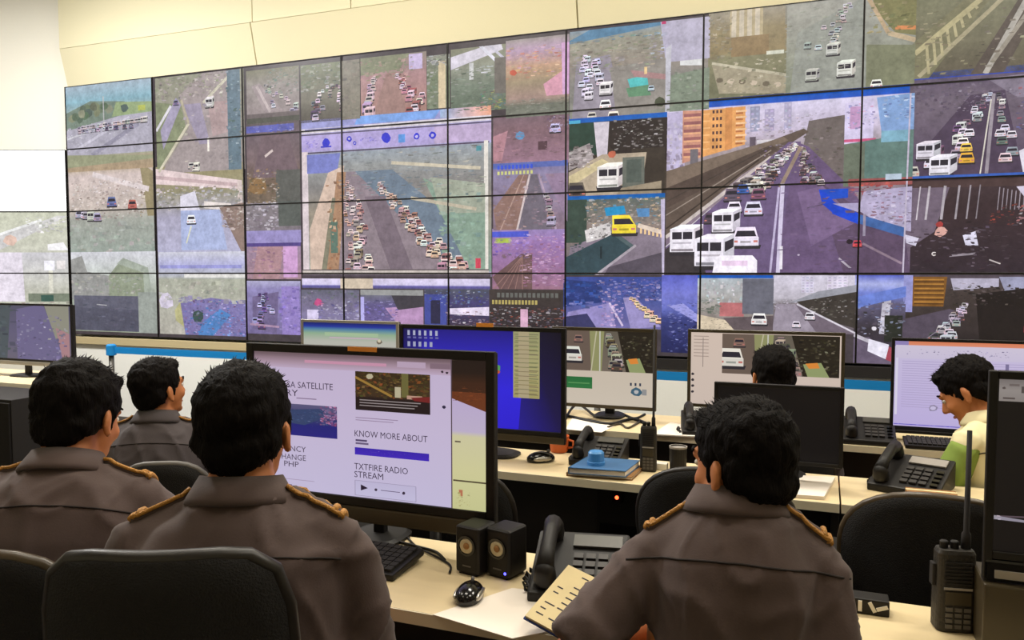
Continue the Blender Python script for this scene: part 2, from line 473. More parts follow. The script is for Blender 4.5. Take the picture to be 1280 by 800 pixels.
# ------------------------------------------------------------------ what the wall of displays shows
WALL = []
def wwin(xl, yt, xr, yb):
    a = on_y(xl, yt, DW); b = on_y(xr, yb, DW)
    return Win(WALL, a.x, b.x, a.z, b.z)
CARW = [(225, 220, 225), (205, 200, 205), (150, 145, 155), (110, 105, 115), (90, 80, 90), (190, 170, 170)]
PALE = [(216, 214, 222), (196, 192, 200), (178, 172, 184), (150, 146, 160), (206, 196, 190)]
GREEN = [(120, 126, 104), (104, 112, 94), (140, 142, 118), (96, 108, 98)]

def a0():
    v = wwin(80, 108, 191, 209)
    v.bg([(0, (168, 182, 196)), (.2, (140, 178, 192)), (.3, (150, 172, 176)), (1, (168, 158, 142))])
    v.p([(0, .32), (.3, .2), (.7, .24), (.62, .42), (0, .52)], (122, 136, 124)); v.p([(.6, .24), (1, .27), (1, .38), (.55, .4)], (150, 166, 126))
    for _ in range(16): v.blob(rng.uniform(.05, .7), rng.uniform(.26, .4), .05, jit(rng.choice(GREEN), 8))
    v.p([(0, .52), (.62, .4), (1, .38), (1, .85), (0, .85)], (172, 168, 182))
    v.line(.1, .75, .75, .42, .03, (194, 190, 204)); v.line(.3, .82, .85, .5, .05, (150, 146, 164)); v.line(.0, .62, .6, .46, .02, (200, 198, 206))
    v.lane(.15, .5, .95, .46, 22, .035, .05, PALE, .02, k=1.0); v.lane(.15, .54, .8, .52, 14, .035, .05, [(110, 104, 130), (190, 186, 200)], .03, k=1.0)
    v.r(.45, .16, .462, .45, (180, 180, 180)); v.r(.85, .3, .93, .36, (176, 182, 96))
    v.bg([(.82, (158, 158, 138)), (.86, (168, 152, 128)), (1, (172, 150, 124))]); v.p([(.0, .8), (1, .86), (1, .9), (0, .95)], (150, 152, 124))
    v.speck(0, .45, 1, .8, 50, [(180, 176, 190), (150, 146, 160), (196, 194, 200)], .04)
def a1():
    v = wwin(193, 98, 306, 211)
    v.bg([(0, (150, 150, 132)), (1, (160, 148, 144))])
    v.p([(0, .25), (.3, .3), (.35, .55), (0, 1)], (134, 140, 112))
    v.p([(.28, .2), (.55, 0), (.95, 0), (.95, 1), (.05, 1), (.38, .55)], (162, 150, 150)); v.p([(.05, .55), (.24, .22), (.3, .3), (.08, .75)], (164, 156, 180))
    v.p([(.32, .3), (.52, .3), (.62, .72), (.5, .72)], (158, 148, 168)); v.p([(.6, .3), (.9, .3), (.9, .6), (.65, .65)], (172, 150, 150))
    v.line(.02, .98, .38, .5, .03, (205, 198, 176)); v.line(.38, .5, .3, .25, .03, (180, 170, 150)); v.line(.55, .3, .85, .05, .03, (202, 196, 178)); v.line(.0, .55, .18, .3, .03, (216, 212, 220))
    v.r(.82, 0, .96, 1, (104, 122, 134)); v.speck(.8, 0, .97, 1, 40, [(120, 134, 146), (80, 96, 104), (160, 170, 176), (84, 100, 92)], .06)
    v.speck(0, 0, .8, .25, 70, [(120, 124, 104), (170, 160, 150), (190, 184, 180), (104, 104, 92)], .06)
    v.car(.62, .3, .09, (218, 214, 214), 'van'); v.car(.45, .95, .08, (226, 220, 210), 'van'); v.car(.4, .93, .07, (200, 196, 190)); v.r(.59, .66, .61, .8, (236, 230, 220)); v.car(.24, .27, .06, (120, 112, 150))
    v.speck(.3, .3, .8, 1, 26, [(170, 158, 156), (150, 140, 142)], .06)
def b0():
    v = wwin(84, 209, 193, 314)
    v.bg([(0, (168, 152, 124)), (.12, (206, 190, 186)), (.5, (190, 178, 170)), (.62, (160, 162, 154)), (1, (150, 160, 152))])
    v.p([(.85, 0), (1, .1), (1, .6), (.93, .6)], (150, 138, 108)); v.line(.3, .1, .95, .3, .06, (216, 204, 204))
    v.speck(.04, .18, .9, .62, 150, [(220, 210, 206), (196, 180, 174), (150, 130, 124), (120, 100, 96), (230, 224, 224)], .05)
    v.car(.52, .42, .11, (104, 110, 160)); v.car(.76, .46, .1, (170, 96, 90)); v.lane(.1, .55, .4, .6, 6, .08, .09, PALE, .03, k=1)
    v.speck(0, .66, 1, 1, 30, [(148, 160, 150), (160, 164, 158), (170, 160, 160)], .12)
def b1():
    v = wwin(194, 209, 307, 314)
    v.bg([(0, (150, 140, 106)), (.3, (150, 144, 118)), (.6, (168, 164, 186)), (1, (176, 174, 200))])
    v.p([(0, .02), (.95, .2), (.97, .3), (0, .2)], (222, 202, 202)); v.p([(0, .1), (.97, .24), (.97, .28), (0, .14)], (196, 172, 174)); v.r(.92, .2, .97, .5, (206, 190, 186))
    v.speck(0, .25, 1, .52, 90, [(206, 202, 206), (140, 138, 120), (186, 182, 196), (110, 112, 92), (228, 224, 226)], .07)
    v.p([(.28, .35), (.45, .3), (.5, .52), (.28, .52)], (216, 212, 226)); v.p([(.55, .42), (.85, .46), (.85, .54), (.55, .5)], (224, 214, 210))
    v.p([(.28, .52), (.72, .52), (.8, .98), (.28, .98)], (168, 178, 214)); v.car(.4, .62, .1, (226, 228, 236)); v.p([(.72, .5), (1, .45), (1, 1), (.95, 1)], (140, 120, 112))
    v.speck(.75, .5, 1, .75, 40, [(220, 210, 206), (120, 104, 100), (190, 176, 176)], .06); v.line(.34, .9, .4, .7, .02, (210, 210, 190))
def c0():
    v = wwin(87, 315, 198, 417)
    v.bg([(0, (206, 206, 214)), (.3, (190, 196, 190)), (.45, (164, 170, 160)), (1, (150, 160, 140))])
    v.p([(.0, .1), (.14, .05), (.2, .25), (.45, .3), (.45, .6), (0, .6)], (150, 150, 148)); v.p([(.45, .3), (.6, .1), (.85, .18), (.85, .6), (.45, .6)], (144, 152, 132))
    v.p([(.55, .15), (.62, .08), (.9, .2), (.94, .6), (.86, .6), (.84, .26)], (160, 168, 156)); v.r(.03, .55, .78, .99, (82, 82, 98)); v.p([(.03, .55), (.78, .55), (.78, .72), (.03, .7)], (94, 94, 110)); v.r(.78, .5, 1, 1, (150, 156, 150))
    v.speck(.05, .58, .76, .95, 44, [(92, 92, 108), (72, 74, 90), (104, 102, 120)], .09, .5); v.speck(0, .3, .8, .52, 40, [(150, 146, 150), (170, 164, 158), (132, 140, 124)], .07); v.line(.3, .66, .42, .67, .012, (170, 170, 176))
def c1():
    v = wwin(197, 315, 309, 421)
    v.bg([(0, (204, 204, 216)), (.14, (178, 178, 214)), (.3, (176, 178, 184)), (.33, (168, 170, 156)), (1, (176, 172, 162))])
    v.r(.3, .27, 1, .31, (222, 220, 216)); v.r(.02, .16, .95, .2, (150, 150, 206)); v.blob(.08, .6, .1, (206, 198, 216)); v.blob(.3, .75, .16, (180, 176, 130))
    v.p([(.25, .62), (.6, .55), (1, .6), (1, 1), (.3, 1)], (124, 116, 166)); v.p([(.5, .85), (.7, .68), (.82, .75), (.62, 1), (.45, 1)], (84, 130, 190)); v.blob(.45, .78, .08, (60, 80, 76))
    v.speck(.3, .58, 1, 1, 130, [(96, 90, 150), (150, 146, 206), (72, 68, 104), (190, 186, 226), (70, 130, 196), (120, 84, 110)], .05); v.speck(0, .33, 1, .6, 40, [(170, 172, 158), (188, 182, 176), (160, 166, 150)], .1)
def a2():
    v = wwin(307, 89, 374, 150)
    v.bg([(0, (120, 118, 96)), (.3, (146, 138, 134)), (1, (150, 136, 138))]); v.p([(.1, .3), (.25, .25), (.7, .8), (.35, .8)], (160, 146, 148)); v.line(.2, .3, .45, .8, .06, (190, 176, 176))
    v.lane(.4, .3, .85, .85, 18, .04, .1, PALE+[(110, 100, 104)], .22); v.speck(.4, 0, 1, .5, 60, [(104, 116, 100), (140, 136, 126), (90, 120, 110), (160, 150, 150)], .1); v.r(0, .82, 1, .9, (110, 100, 100)); v.r(0, .9, 1, 1, (84, 84, 76))
    v = wwin(375, 82, 450, 148)
    v.bg([(0, (112, 118, 92)), (.5, (124, 120, 108)), (1, (90, 84, 76))]); v.speck(0, 0, 1, .5, 80, [(96, 116, 90), (150, 150, 140), (120, 130, 120), (80, 92, 76), (176, 172, 176)], .12)
    v.lane(.5, .4, .1, .95, 16, .05, .12, CARW, .2); v.lane(.6, .4, .9, .95, 14, .05, .1, CARW, .15); v.r(.7, 0, 1, 1, (130, 124, 112)); v.speck(.7, 0, 1, 1, 24, [(120, 110, 104), (140, 132, 120)], .14)
    v = wwin(450, 73, 533, 138)
    v.bg([(0, (140, 130, 120)), (.35, (168, 132, 134)), (1, (166, 128, 118))]); v.p([(.4, .3), (.55, .3), (.7, 1), (.2, 1)], (156, 124, 118)); v.r(.74, .02, .94, .28, (196, 180, 214)); v.p([(0, 0), (.75, 0), (.6, .25), (0, .3)], (130, 132, 108))
    v.lane(.2, .35, .1, 1, 12, .06, .16, [(216, 196, 206), (190, 160, 190), (200, 180, 180)], .08); v.lane(.6, .35, .95, 1, 26, .05, .13, [(224, 200, 204), (196, 140, 146), (150, 90, 100), (230, 214, 220)], .18); v.speck(0, .05, .8, .4, 40, [(120, 130, 100), (180, 140, 140), (150, 140, 130)], .1)
    v = wwin(533, 70, 562, 134)
    v.bg([(0, (140, 140, 128)), (.4, (112, 122, 98)), (1, (120, 126, 108))]); v.r(.5, .12, .82, 1, (206, 188, 156)); v.speck(0, 0, .5, 1, 26, [(90, 104, 80), (140, 146, 130), (170, 168, 170)], .3); v.speck(0, 0, 1, .2, 16, [(190, 190, 200), (90, 90, 90)], .3)
    v = wwin(563, 62, 632, 136)
    v.bg([(0, (130, 130, 110)), (.3, (140, 142, 128)), (.6, (116, 126, 112)), (1, (96, 108, 92))]); v.p([(0, .12), (.9, -.05), (.95, .08), (0, .32)], (206, 200, 212)); v.line(.5, -.05, 1, .4, .05, (216, 214, 226)); v.line(.65, -.05, 1, .25, .04, (190, 186, 200))
    v.r(.34, .24, .42, .5, (196, 196, 196)); v.speck(0, .3, .9, 1, 70, [(100, 116, 100), (130, 136, 124), (84, 96, 84), (160, 160, 156)], .16, .4); v.speck(.55, .7, 1, 1, 30, [(60, 110, 160), (190, 180, 90), (80, 130, 100), (140, 90, 100)], .1); v.r(.8, .2, 1, .75, (110, 104, 98))
    v = wwin(632, 51, 711, 142)
    v.bg([(0, (150, 140, 138)), (.15, (178, 150, 176)), (.35, (186, 150, 126)), (.55, (150, 134, 110)), (.75, (166, 140, 130)), (.85, (110, 112, 100)), (1, (120, 122, 112))])
    v.speck(0, .1, 1, .5, 60, [(206, 160, 190), (196, 150, 110), (220, 180, 150), (200, 110, 90), (170, 150, 120)], .13, .6); v.p([(.6, .6), (1, .4), (1, .75), (.65, .75)], (206, 150, 168)); v.p([(.88, .1), (1, .1), (1, .75), (.9, .75)], (204, 160, 200)); v.speck(0, .78, 1, .97, 40, [(150, 150, 140), (90, 96, 84), (130, 130, 124)], .12, .4); v.blob(.12, .42, .06, (190, 90, 70))
def b2():
    v = wwin(307, 150, 375, 252)
    v.bg([(0, (88, 82, 76)), (.14, (110, 96, 104)), (.5, (122, 104, 106)), (.7, (118, 100, 88)), (1, (112, 98, 84))]); v.r(.0, .08, .9, .16, (96, 98, 170)); v.speck(.05, .08, .9, .17, 20, [(70, 84, 190), (160, 160, 200)], .08); v.p([(.3, .2), (.8, .2), (1, .7), (.1, .7)], (116, 98, 104))
    v.line(.35, .45, .5, .38, .03, (206, 190, 186)); v.blob(.2, .8, .2, (140, 110, 76)); v.r(.55, .62, 1, 1, (96, 96, 92)); v.speck(0, .6, .6, 1, 50, [(150, 124, 94), (190, 180, 174), (90, 84, 70)], .1)
    v = wwin(307, 253, 376, 303)
    v.bg([(0, (140, 132, 136)), (1, (120, 110, 120))]); v.speck(0, 0, .6, .9, 70, [(206, 200, 214), (150, 140, 156), (110, 100, 110), (226, 220, 230)], .1); v.r(.6, 0, 1, .6, (92, 96, 92)); v.r(0, .7, 1, 1, (150, 140, 190))
    v = wwin(308, 304, 376, 349)
    v.bg([(0, (150, 130, 156)), (1, (164, 132, 144))]); v.p([(.2, .1), (.7, .0), (.6, 1), (.1, 1)], (170, 134, 140)); v.r(.68, .05, .94, .95, (204, 160, 206)); v.r(0, 0, 1, .1, (84, 70, 130)); v.speck(0, .1, .7, 1, 30, [(150, 110, 140), (180, 150, 160)], .12)
    v = wwin(308, 351, 376, 419)
    v.bg([(0, (176, 172, 206)), (.15, (140, 132, 178)), (1, (118, 106, 150))]); v.p([(.1, .3), (.6, .2), (.55, 1), (.1, .9)], (112, 100, 138)); v.r(.65, .1, .98, 1, (146, 128, 190)); v.lane(.3, .25, .35, .85, 20, .06, .14, [(160, 150, 206), (110, 98, 150), (200, 194, 230), (80, 70, 110)], .2); v.line(.05, .82, .6, .86, .04, (170, 140, 170)); v.speck(.6, .1, 1, 1, 36, [(130, 110, 190), (170, 150, 210), (110, 96, 160)], .12)
def big_browser():
    v = wwin(376, 151, 614, 346)
    v.bg([(0, (172, 166, 208)), (1, (176, 166, 196))])
    v.r(0, 0, 1, .055, (150, 150, 200)); v.p([(.32, 0), (.75, 0), (.72, .05), (.3, .05)], (122, 160, 222)); v.p([(.75, 0), (1, 0), (1, .06), (.75, .05)], [(150, 176, 214), (232, 160, 130), (232, 170, 140), (160, 180, 210)])
    v.r(0, .055, 1, .085, (214, 206, 214)); v.r(.02, .058, .35, .07, (130, 128, 180)); v.r(0, .09, 1, .098, (88, 76, 104))
    v.r(0, .1, 1, .2, (176, 162, 212)); v.r(.72, .1, 1, .2, (186, 166, 200)); v.r(0, .205, .99, .214, (84, 74, 92))
    for x, y, q in ((.14, .15, .028), (.27, .135, .018), (.3, .165, .012), (.47, .145, .03), (.55, .15, .018), (.63, .15, .02), (.71, .15, .022)):
        v.blob(x, y, q*.85, (52, 56, 196), 10, 1.0)
        if q < .025: v.blob(x, y, q*.4, (190, 180, 226), 8, 1.0)
    v.r(.11, .17, .17, .18, (60, 60, 190)); v.speck(.02, .13, .1, .18, 12, [(130, 116, 210)], .02); v.speck(.33, .135, .42, .16, 10, [(120, 110, 190)], .02); v.r(.535, .13, .57, .18, (96, 150, 220))
    # the traffic picture
    v.bg([(.215, (150, 158, 168)), (.3, (150, 152, 152)), (.45, (134, 130, 128)), (.6, (150, 140, 126)), (.97, (128, 150, 140))])
    v.r(.0, .2, .035, 1, (214, 200, 204)); v.r(.965, .2, .985, 1, (220, 214, 206)); v.p([(.03, .22), (.22, .22), (.2, .34), (.03, .34)], (120, 126, 190)); 
    v.p([(.04, 1), (.04, .7), (.15, .34), (.24, .3), (.22, 1)], (206, 182, 166)); v.p([(.13, 1), (.2, .34), (.27, .34), (.3, 1)], (166, 130, 104)); v.p([(.1, 1), (.17, .5), (.19, .5), (.13, 1)], (128, 124, 106)); v.r(.16, .65, .2, .85, (94, 116, 104)); v.speck(.14, .4, .28, 1, 40, [(150, 100, 70), (206, 186, 160), (120, 90, 76)], .03, 1.6)
    v.p([(.25, .34), (.4, .34), (.96, 1), (.2, 1)], (140, 126, 134)); v.p([(.3, .34), (.5, .34), (.96, .8), (.96, 1), (.85, 1)], (112, 126, 142)); v.p([(.66, .4), (.97, .6), (.97, .98), (.9, .98)], (134, 156, 140)); v.p([(.7, .4), (.97, .45), (.97, .62), (.75, .62)], (160, 166, 150))
    v.p([(.35, .5), (.46, .5), (.62, 1), (.5, 1)], (120, 106, 116)); v.speck(.22, .22, .96, .5, 120, [(150, 152, 156), (122, 120, 118), (170, 160, 150), (140, 150, 150), (104, 104, 100)], .05, .35); v.speck(.75, .5, .96, .95, 40, [(140, 164, 150), (116, 140, 140), (150, 170, 160)], .05)
    PK = [(222, 200, 196), (206, 170, 160), (176, 150, 150), (230, 220, 216), (150, 110, 104)]
    v.lane(.27, .4, .36, .98, 46, .018, .045, PK, .06, k=1.1); v.lane(.42, .42, .85, .98, 80, .018, .045, PK, .06, k=1.0); v.lane(.25, .5, .28, .98, 16, .018, .03, PK, .02); v.r(.925, .89, .95, .95, (200, 70, 90)); v.r(.93, .23, .955, .26, (80, 140, 150))
    v.line(.5, .3, .95, .36, .02, (196, 186, 166)); v.line(.6, .52, .93, .6, .02, (190, 180, 160)); v.r(0, .955, .99, .962, (90, 80, 84)); v.r(0, .962, .99, .985, (196, 186, 180)); v.r(0, .985, 1, 1, (84, 74, 84))
    v = wwin(377, 348, 612, 362)
    v.bg([(0, (214, 204, 232)), (.6, (206, 198, 228)), (.75, (96, 90, 160)), (1, (90, 84, 120))]); v.r(.22, 0, .4, 1, (206, 190, 170))
    v = wwin(376, 362, 449, 409)
    v.bg([(0, (104, 104, 120)), (.4, (120, 112, 140)), (1, (130, 122, 160))]); v.speck(0, 0, 1, .4, 30, [(80, 96, 80), (140, 130, 150), (110, 100, 130)], .1); v.blob(.3, .35, .08, (190, 80, 130)); v.r(.1, .55, .3, .85, (206, 196, 226)); v.speck(.3, .3, 1, 1, 60, [(70, 64, 110), (190, 186, 220), (110, 104, 160), (226, 224, 236)], .09, .8)
    v = wwin(450, 362, 529, 409)
    v.bg([(0, (118, 120, 124)), (.4, (96, 88, 130)), (1, (110, 98, 150))]); v.r(0, 0, 1, .15, (150, 150, 150)); v.p([(0, .2), (.06, .2), (.06, 1), (0, 1)], (176, 170, 226)); v.p([(.4, .5), (1, .4), (1, 1), (.6, .95)], (176, 140, 180)); v.p([(.5, .15), (1, .15), (1, .45), (.6, .55)], (66, 62, 70)); v.speck(.05, .3, .6, 1, 50, [(120, 110, 190), (70, 64, 110), (170, 160, 220)], .09, .7)
    v = wwin(530, 358, 611, 409)
    v.bg([(0, (80, 84, 90)), (.4, (72, 66, 110)), (1, (62, 52, 70))]); v.p([(0, .2), (.35, .2), (.35, 1), (0, 1)], (70, 78, 150)); v.r(.1, .35, .25, .95, (46, 44, 70)); v.p([(.4, .55), (1, .5), (1, .72), (.4, .7)], (226, 214, 236)); v.speck(0, .1, 1, .5, 50, [(60, 70, 190), (120, 150, 200), (96, 104, 96), (190, 196, 206)], .07); v.speck(.35, .6, 1, 1, 40, [(206, 180, 180), (70, 50, 50), (120, 84, 90), (226, 220, 230)], .08, .7)
def b3():
    v = wwin(616, 146, 711, 203)
    v.bg([(0, (120, 98, 108)), (.3, (128, 100, 108)), (1, (150, 116, 134))]); v.blob(.36, .42, .07, (96, 146, 190)); v.r(.6, .55, .72, .72, (86, 62, 70)); v.car(.82, .3, .14, (190, 184, 226)); v.speck(.7, .05, 1, .4, 20, [(110, 84, 120), (190, 180, 210), (90, 66, 76)], .08); v.p([(.0, .4), (.2, .3), (.12, .9), (0, .9)], (176, 130, 140)); v.speck(.05, .3, .95, .95, 50, [(140, 110, 120), (116, 92, 98), (160, 124, 136)], .1, .5)
    v = wwin(616, 203, 709, 286)
    v.bg([(0, (110, 104, 150)), (.2, (140, 130, 160)), (1, (134, 112, 126))]); v.r(0, .02, 1, .1, (90, 104, 170)); v.p([(.38, .2), (.6, .2), (.8, 1), (.35, 1)], (112, 104, 116)); v.p([(.05, 1), (.0, .7), (.35, .2), (.48, .2), (.32, 1)], (142, 112, 104)); v.line(.5, .2, .33, 1, .03, (206, 190, 190)); v.line(.42, .2, .1, 1, .02, (176, 146, 136)); v.line(.62, .2, .85, 1, .03, (170, 150, 170)); v.lane(.72, .5, .82, .95, 6, .06, .12, [(190, 176, 190), (150, 130, 150)], .03); v.p([(.7, .2), (1, .2), (1, .9)], (146, 124, 150))
    for k in range(10): v.r(.06+k*.05, .05+.0*k, .09+k*.05, .11, (60, 84, 206)); v.r(.06+k*.05, .14, .09+k*.05, .19, (206, 206, 130))
    v.speck(0, .2, 1, 1, 40, [(134, 110, 120), (150, 126, 136), (120, 100, 108)], .1, .8)
    v = wwin(615, 286, 707, 362)
    v.bg([(0, (150, 130, 180)), (.25, (150, 116, 170)), (1, (150, 110, 130))]); v.p([(.1, 1), (.0, .8), (.4, .42), (.55, .42), (.55, 1)], (110, 84, 84)); v.r(.0, .05, .5, .14, (80, 90, 200)); v.r(.05, .16, .25, .24, (170, 190, 80)); v.speck(.4, .1, 1, .95, 110, [(206, 170, 206), (226, 190, 214), (170, 120, 150), (190, 140, 170), (140, 90, 120)], .09, .7); v.speck(0, .15, .5, .5, 50, [(110, 84, 190), (150, 130, 206), (170, 140, 180)], .08)
    for k in range(5): v.line(.42, .45, .02+k*.1, 1, .012, (150, 116, 110))
    v = wwin(612, 362, 705, 412)
    v.bg([(0, (66, 58, 56)), (1, (50, 42, 46))])
    for k in range(14): v.r(.1+k*.06, .08, .14+k*.06, .2, (104, 104, 100)); v.r(.03+k*.045, .27, .06+k*.045, .38, (176, 160, 96))
    v.speck(0, .45, 1, 1, 120, [(206, 200, 210), (60, 48, 54), (150, 100, 96), (110, 100, 130), (190, 90, 70), (230, 226, 230)], .07, .7); v.r(.42, .5, .52, 1, (214, 170, 196))
BAR = (22, 84, 176)
def a7():
    v = wwin(712, 40, 886, 136)
    v.bg([(0, (130, 146, 160)), (.12, (150, 148, 134)), (.4, (146, 136, 126)), (.6, (132, 128, 124)), (1, (136, 136, 126))])
    v.p([(0, .1), (.15, 0), (.7, 0), (.7, .03), (0, .14)], (90, 130, 160)); v.p([(.66, .0), (1, 0), (1, .45), (.7, .45)], (176, 170, 190)); v.p([(.05, .35), (.3, .3), (.4, 1), (.02, 1)], (146, 138, 150)); v.p([(.3, .45), (.7, .4), (.7, .95), (.35, 1)], (142, 136, 130)); v.speck(.0, .1, .66, .5, 90, [(150, 140, 124), (128, 138, 110), (166, 152, 138), (116, 110, 100), (160, 160, 150)], .07, .6)
    v.lane(.12, .3, .12, .78, 14, .04, .06, [(226, 222, 236), (206, 200, 222)], .05); v.lane(.2, .36, .2, .62, 7, .05, .06, [(206, 200, 226), (226, 224, 236)], .03); v.car(.27, .68, .09, (230, 224, 226), 'van'); v.car(.27, .86, .085, (236, 230, 232)); v.car(.33, 1.0, .09, (236, 226, 214)); v.car(.17, .98, .07, (206, 196, 186))
    v.p([(.43, .6), (.57, .57), (.58, .68), (.45, .7)], (90, 190, 190)); v.p([(.42, .7), (.58, .68), (.6, .8), (.44, .8)], (100, 140, 110)); v.car(.6, .72, .045, (196, 216, 226)); v.p([(.45, .5), (.7, .58), (.7, .64), (.48, .58)], (166, 130, 130)); v.r(.55, .48, .57, .56, (220, 190, 140)); v.blob(.66, .88, .045, (74, 78, 62)); v.p([(.7, .3), (.74, .26), (.73, 1), (.7, 1)], (188, 186, 196)); v.p([(.8, .45), (.95, .45), (.95, .52), (.8, .5)], (206, 206, 206)); v.p([(.74, .6), (1, .55), (1, 1), (.73, 1)], (126, 136, 120)); v.speck(.72, .55, 1, 1, 40, [(120, 132, 112), (150, 150, 140), (100, 110, 96)], .05); v.speck(.58, .1, .7, .4, 24, [(180, 190, 206), (150, 140, 160)], .05, .5); v.r(.67, -.02, .7, .03, (190, 60, 110))
def a8():
    v = wwin(886, 13, 982, 116)
    v.bg([(0, (150, 142, 128)), (.25, (140, 126, 96)), (.5, (140, 124, 92)), (.55, (130, 126, 98)), (1, (112, 112, 88))]); v.r(.28, .0, .7, .33, (176, 160, 128))
    for k in range(4): v.r(.3+k*.1, 0, .36+k*.1, .33, (196, 184, 164))
    v.r(.3, .33, .78, .55, (138, 116, 84)); v.p([(.05, .62), (1, .8), (1, 1), (.15, .95)], (160, 150, 128)); v.line(.05, .6, 1, .8, .03, (186, 178, 156))
    for k in range(6): v.blob(.15+k*.15, .8+k*.02, .05, (196, 180, 160) if k % 2 else (110, 100, 84))
    v.r(.75, .52, .97, .56, (206, 206, 190)); v.speck(0, 0, .3, .6, 40, [(130, 124, 110), (166, 160, 150), (110, 104, 80)], .1); v.speck(.05, .6, 1, 1, 40, [(150, 140, 116), (110, 108, 84), (176, 166, 146)], .08)
    v = wwin(982, 2, 1143, 104)
    v.bg([(0, (160, 158, 150)), (.4, (150, 150, 140)), (1, (128, 132, 112))]); v.p([(.1, .35), (.6, .05), (.65, 1), (.05, 1)], (146, 148, 140)); v.lane(.5, .1, .25, .6, 26, .03, .06, [(190, 190, 186), (166, 166, 160), (206, 204, 200)], .12); v.car(.38, .56, .1, (196, 196, 190), 'van'); v.car(.48, .78, .13, (214, 214, 206), 'van'); v.car(.22, .82, .1, (186, 186, 178), 'van'); v.p([(.66, .0), (1, 0), (1, .5), (.85, .45), (.7, .2)], (126, 122, 84)); v.line(.62, .0, .8, .45, .04, (184, 160, 130)); v.line(.8, .45, 1, .55, .05, (190, 170, 140)); v.line(.85, .4, 1, .42, .04, (200, 130, 84)); v.p([(.64, .55), (1, .6), (1, 1), (.64, 1)], (122, 124, 100)); v.car(.72, .97, .09, (226, 226, 220)); v.speck(.66, 0, 1, .45, 30, [(110, 116, 76), (140, 136, 100), (96, 100, 70)], .07); v.speck(0, 0, .6, 1, 50, [(160, 160, 152), (136, 138, 122)], .08, .4)
    v = wwin(1143, -28, 1330, 84)
    v.bg([(0, (130, 130, 104)), (1, (96, 88, 74))]); v.p([(.0, .65), (.5, .1), (.62, .1), (.12, 1), (0, 1)], (122, 118, 92)); v.line(.02, .75, .62, .1, .05, (178, 168, 130)); v.line(.05, .98, .75, .1, .04, (166, 156, 128))
    for k in range(9): v.line(.1+k*.045, .68-k*.05, .12+k*.045, .96-k*.085, .025, (176, 166, 130))
    v.p([(.4, 1), (.75, .2), (.95, .1), (.62, 1)], (88, 78, 72)); v.line(.5, 1, .78, .25, .05, (170, 164, 156)); v.line(.54, .9, .86, .25, .04, (150, 142, 130)); v.p([(.75, 0), (1, 0), (1, 1), (.8, 1)], (130, 120, 106)); v.line(.9, .2, .96, 1, .03, (186, 180, 170)); v.speck(0, 0, 1, 1, 60, [(110, 104, 84), (136, 130, 104), (90, 82, 70)], .07, .6)
def b4():
    v = wwin(711, 145, 833, 241)
    v.bg([(0, BAR), (.02, BAR), (.09, (24, 96, 180)), (.1, (52, 44, 40)), (1, (70, 60, 52))]); v.r(0, .06, .12, .1, (80, 170, 206))
    v.r(0, .1, .3, .5, (44, 66, 56)); v.p([(.26, .1), (.42, .1), (.4, .55), (.3, .55)], (206, 196, 206)); v.p([(.42, .1), (1, .1), (1, .6), (.6, .6), (.42, .4)], (48, 40, 38)); v.speck(.45, .1, .95, .45, 70, [(196, 190, 190), (110, 104, 100), (60, 52, 50), (226, 222, 222)], .06); v.r(.65, .45, .98, 1, (60, 52, 46))
    v.p([(0, .7), (.35, .5), (.8, .5), (.75, 1), (0, 1)], (176, 160, 140)); v.p([(.0, .75), (.35, .55), (.42, .6), (0, .9)], (206, 190, 150)); v.p([(0, .45), (.22, .35), (.26, .55), (0, .68)], (160, 150, 150)); v.speck(0, .38, .25, .65, 40, [(60, 50, 50), (206, 196, 196), (130, 120, 120)], .07); v.car(.08, .92, .2, (96, 84, 80)); v.car(.42, .76, .24, (232, 226, 224), 'van', .6); v.r(.56, .55, .78, .92, (104, 108, 100)); v.r(.6, .58, .75, .86, (84, 92, 86)); v.p([(.55, .92), (.95, .85), (.95, 1), (.5, 1)], (150, 136, 116)); v.blob(.45, .5, .05, (190, 104, 80))
def c4():
    v = wwin(707, 243, 830, 344)
    v.bg([(0, BAR), (.07, (20, 100, 170)), (.08, (96, 104, 100)), (.4, (140, 126, 120)), (1, (90, 84, 96))]); v.r(0, .07, .22, .6, (58, 74, 66)); v.speck(.2, .07, 1, .4, 130, [(226, 200, 190), (70, 130, 170), (206, 196, 196), (120, 104, 100), (230, 190, 150), (90, 110, 96)], .06)
    v.p([(.4, .18), (.6, .16), (.62, .26), (.42, .28)], (40, 140, 190)); v.p([(.72, .2), (.85, .2), (.85, .3), (.74, .3)], (90, 140, 190)); v.p([(.05, .65), (.5, .45), (1, .45), (1, 1), (0, 1)], (130, 118, 132)); v.p([(.2, .45), (.45, .36), (.48, .52), (.22, .6)], (206, 200, 200)); v.speck(.24, .38, .46, .55, 24, [(50, 46, 46), (226, 222, 222)], .06)
    v.p([(0, .78), (.52, .48), (.7, .64), (.3, 1), (0, 1)], (52, 72, 80)); v.p([(.52, .48), (.7, .64), (.68, .68), (.5, .52)], (80, 96, 100)); v.line(.32, 1, .72, .64, .03, (170, 160, 170)); v.r(.36, .65, .38, .8, (34, 46, 52)); v.p([(.45, .9), (1, .72), (1, 1), (.4, 1)], (86, 78, 90)); v.car(.6, .38, .24, (232, 208, 60), 'car', -.6)
    for k in range(6): v.r(.76+k*.04, .4+k*.01, .78+k*.04, .5+k*.01, (236, 200, 150))
    v.line(.74, .4, 1, .5, .05, (226, 206, 190)); v.p([(.96, .1), (1, .1), (1, 1), (.98, 1)], (190, 180, 206)); v.speck(.05, .5, .2, .9, 14, [(70, 88, 84), (50, 66, 66)], .06)
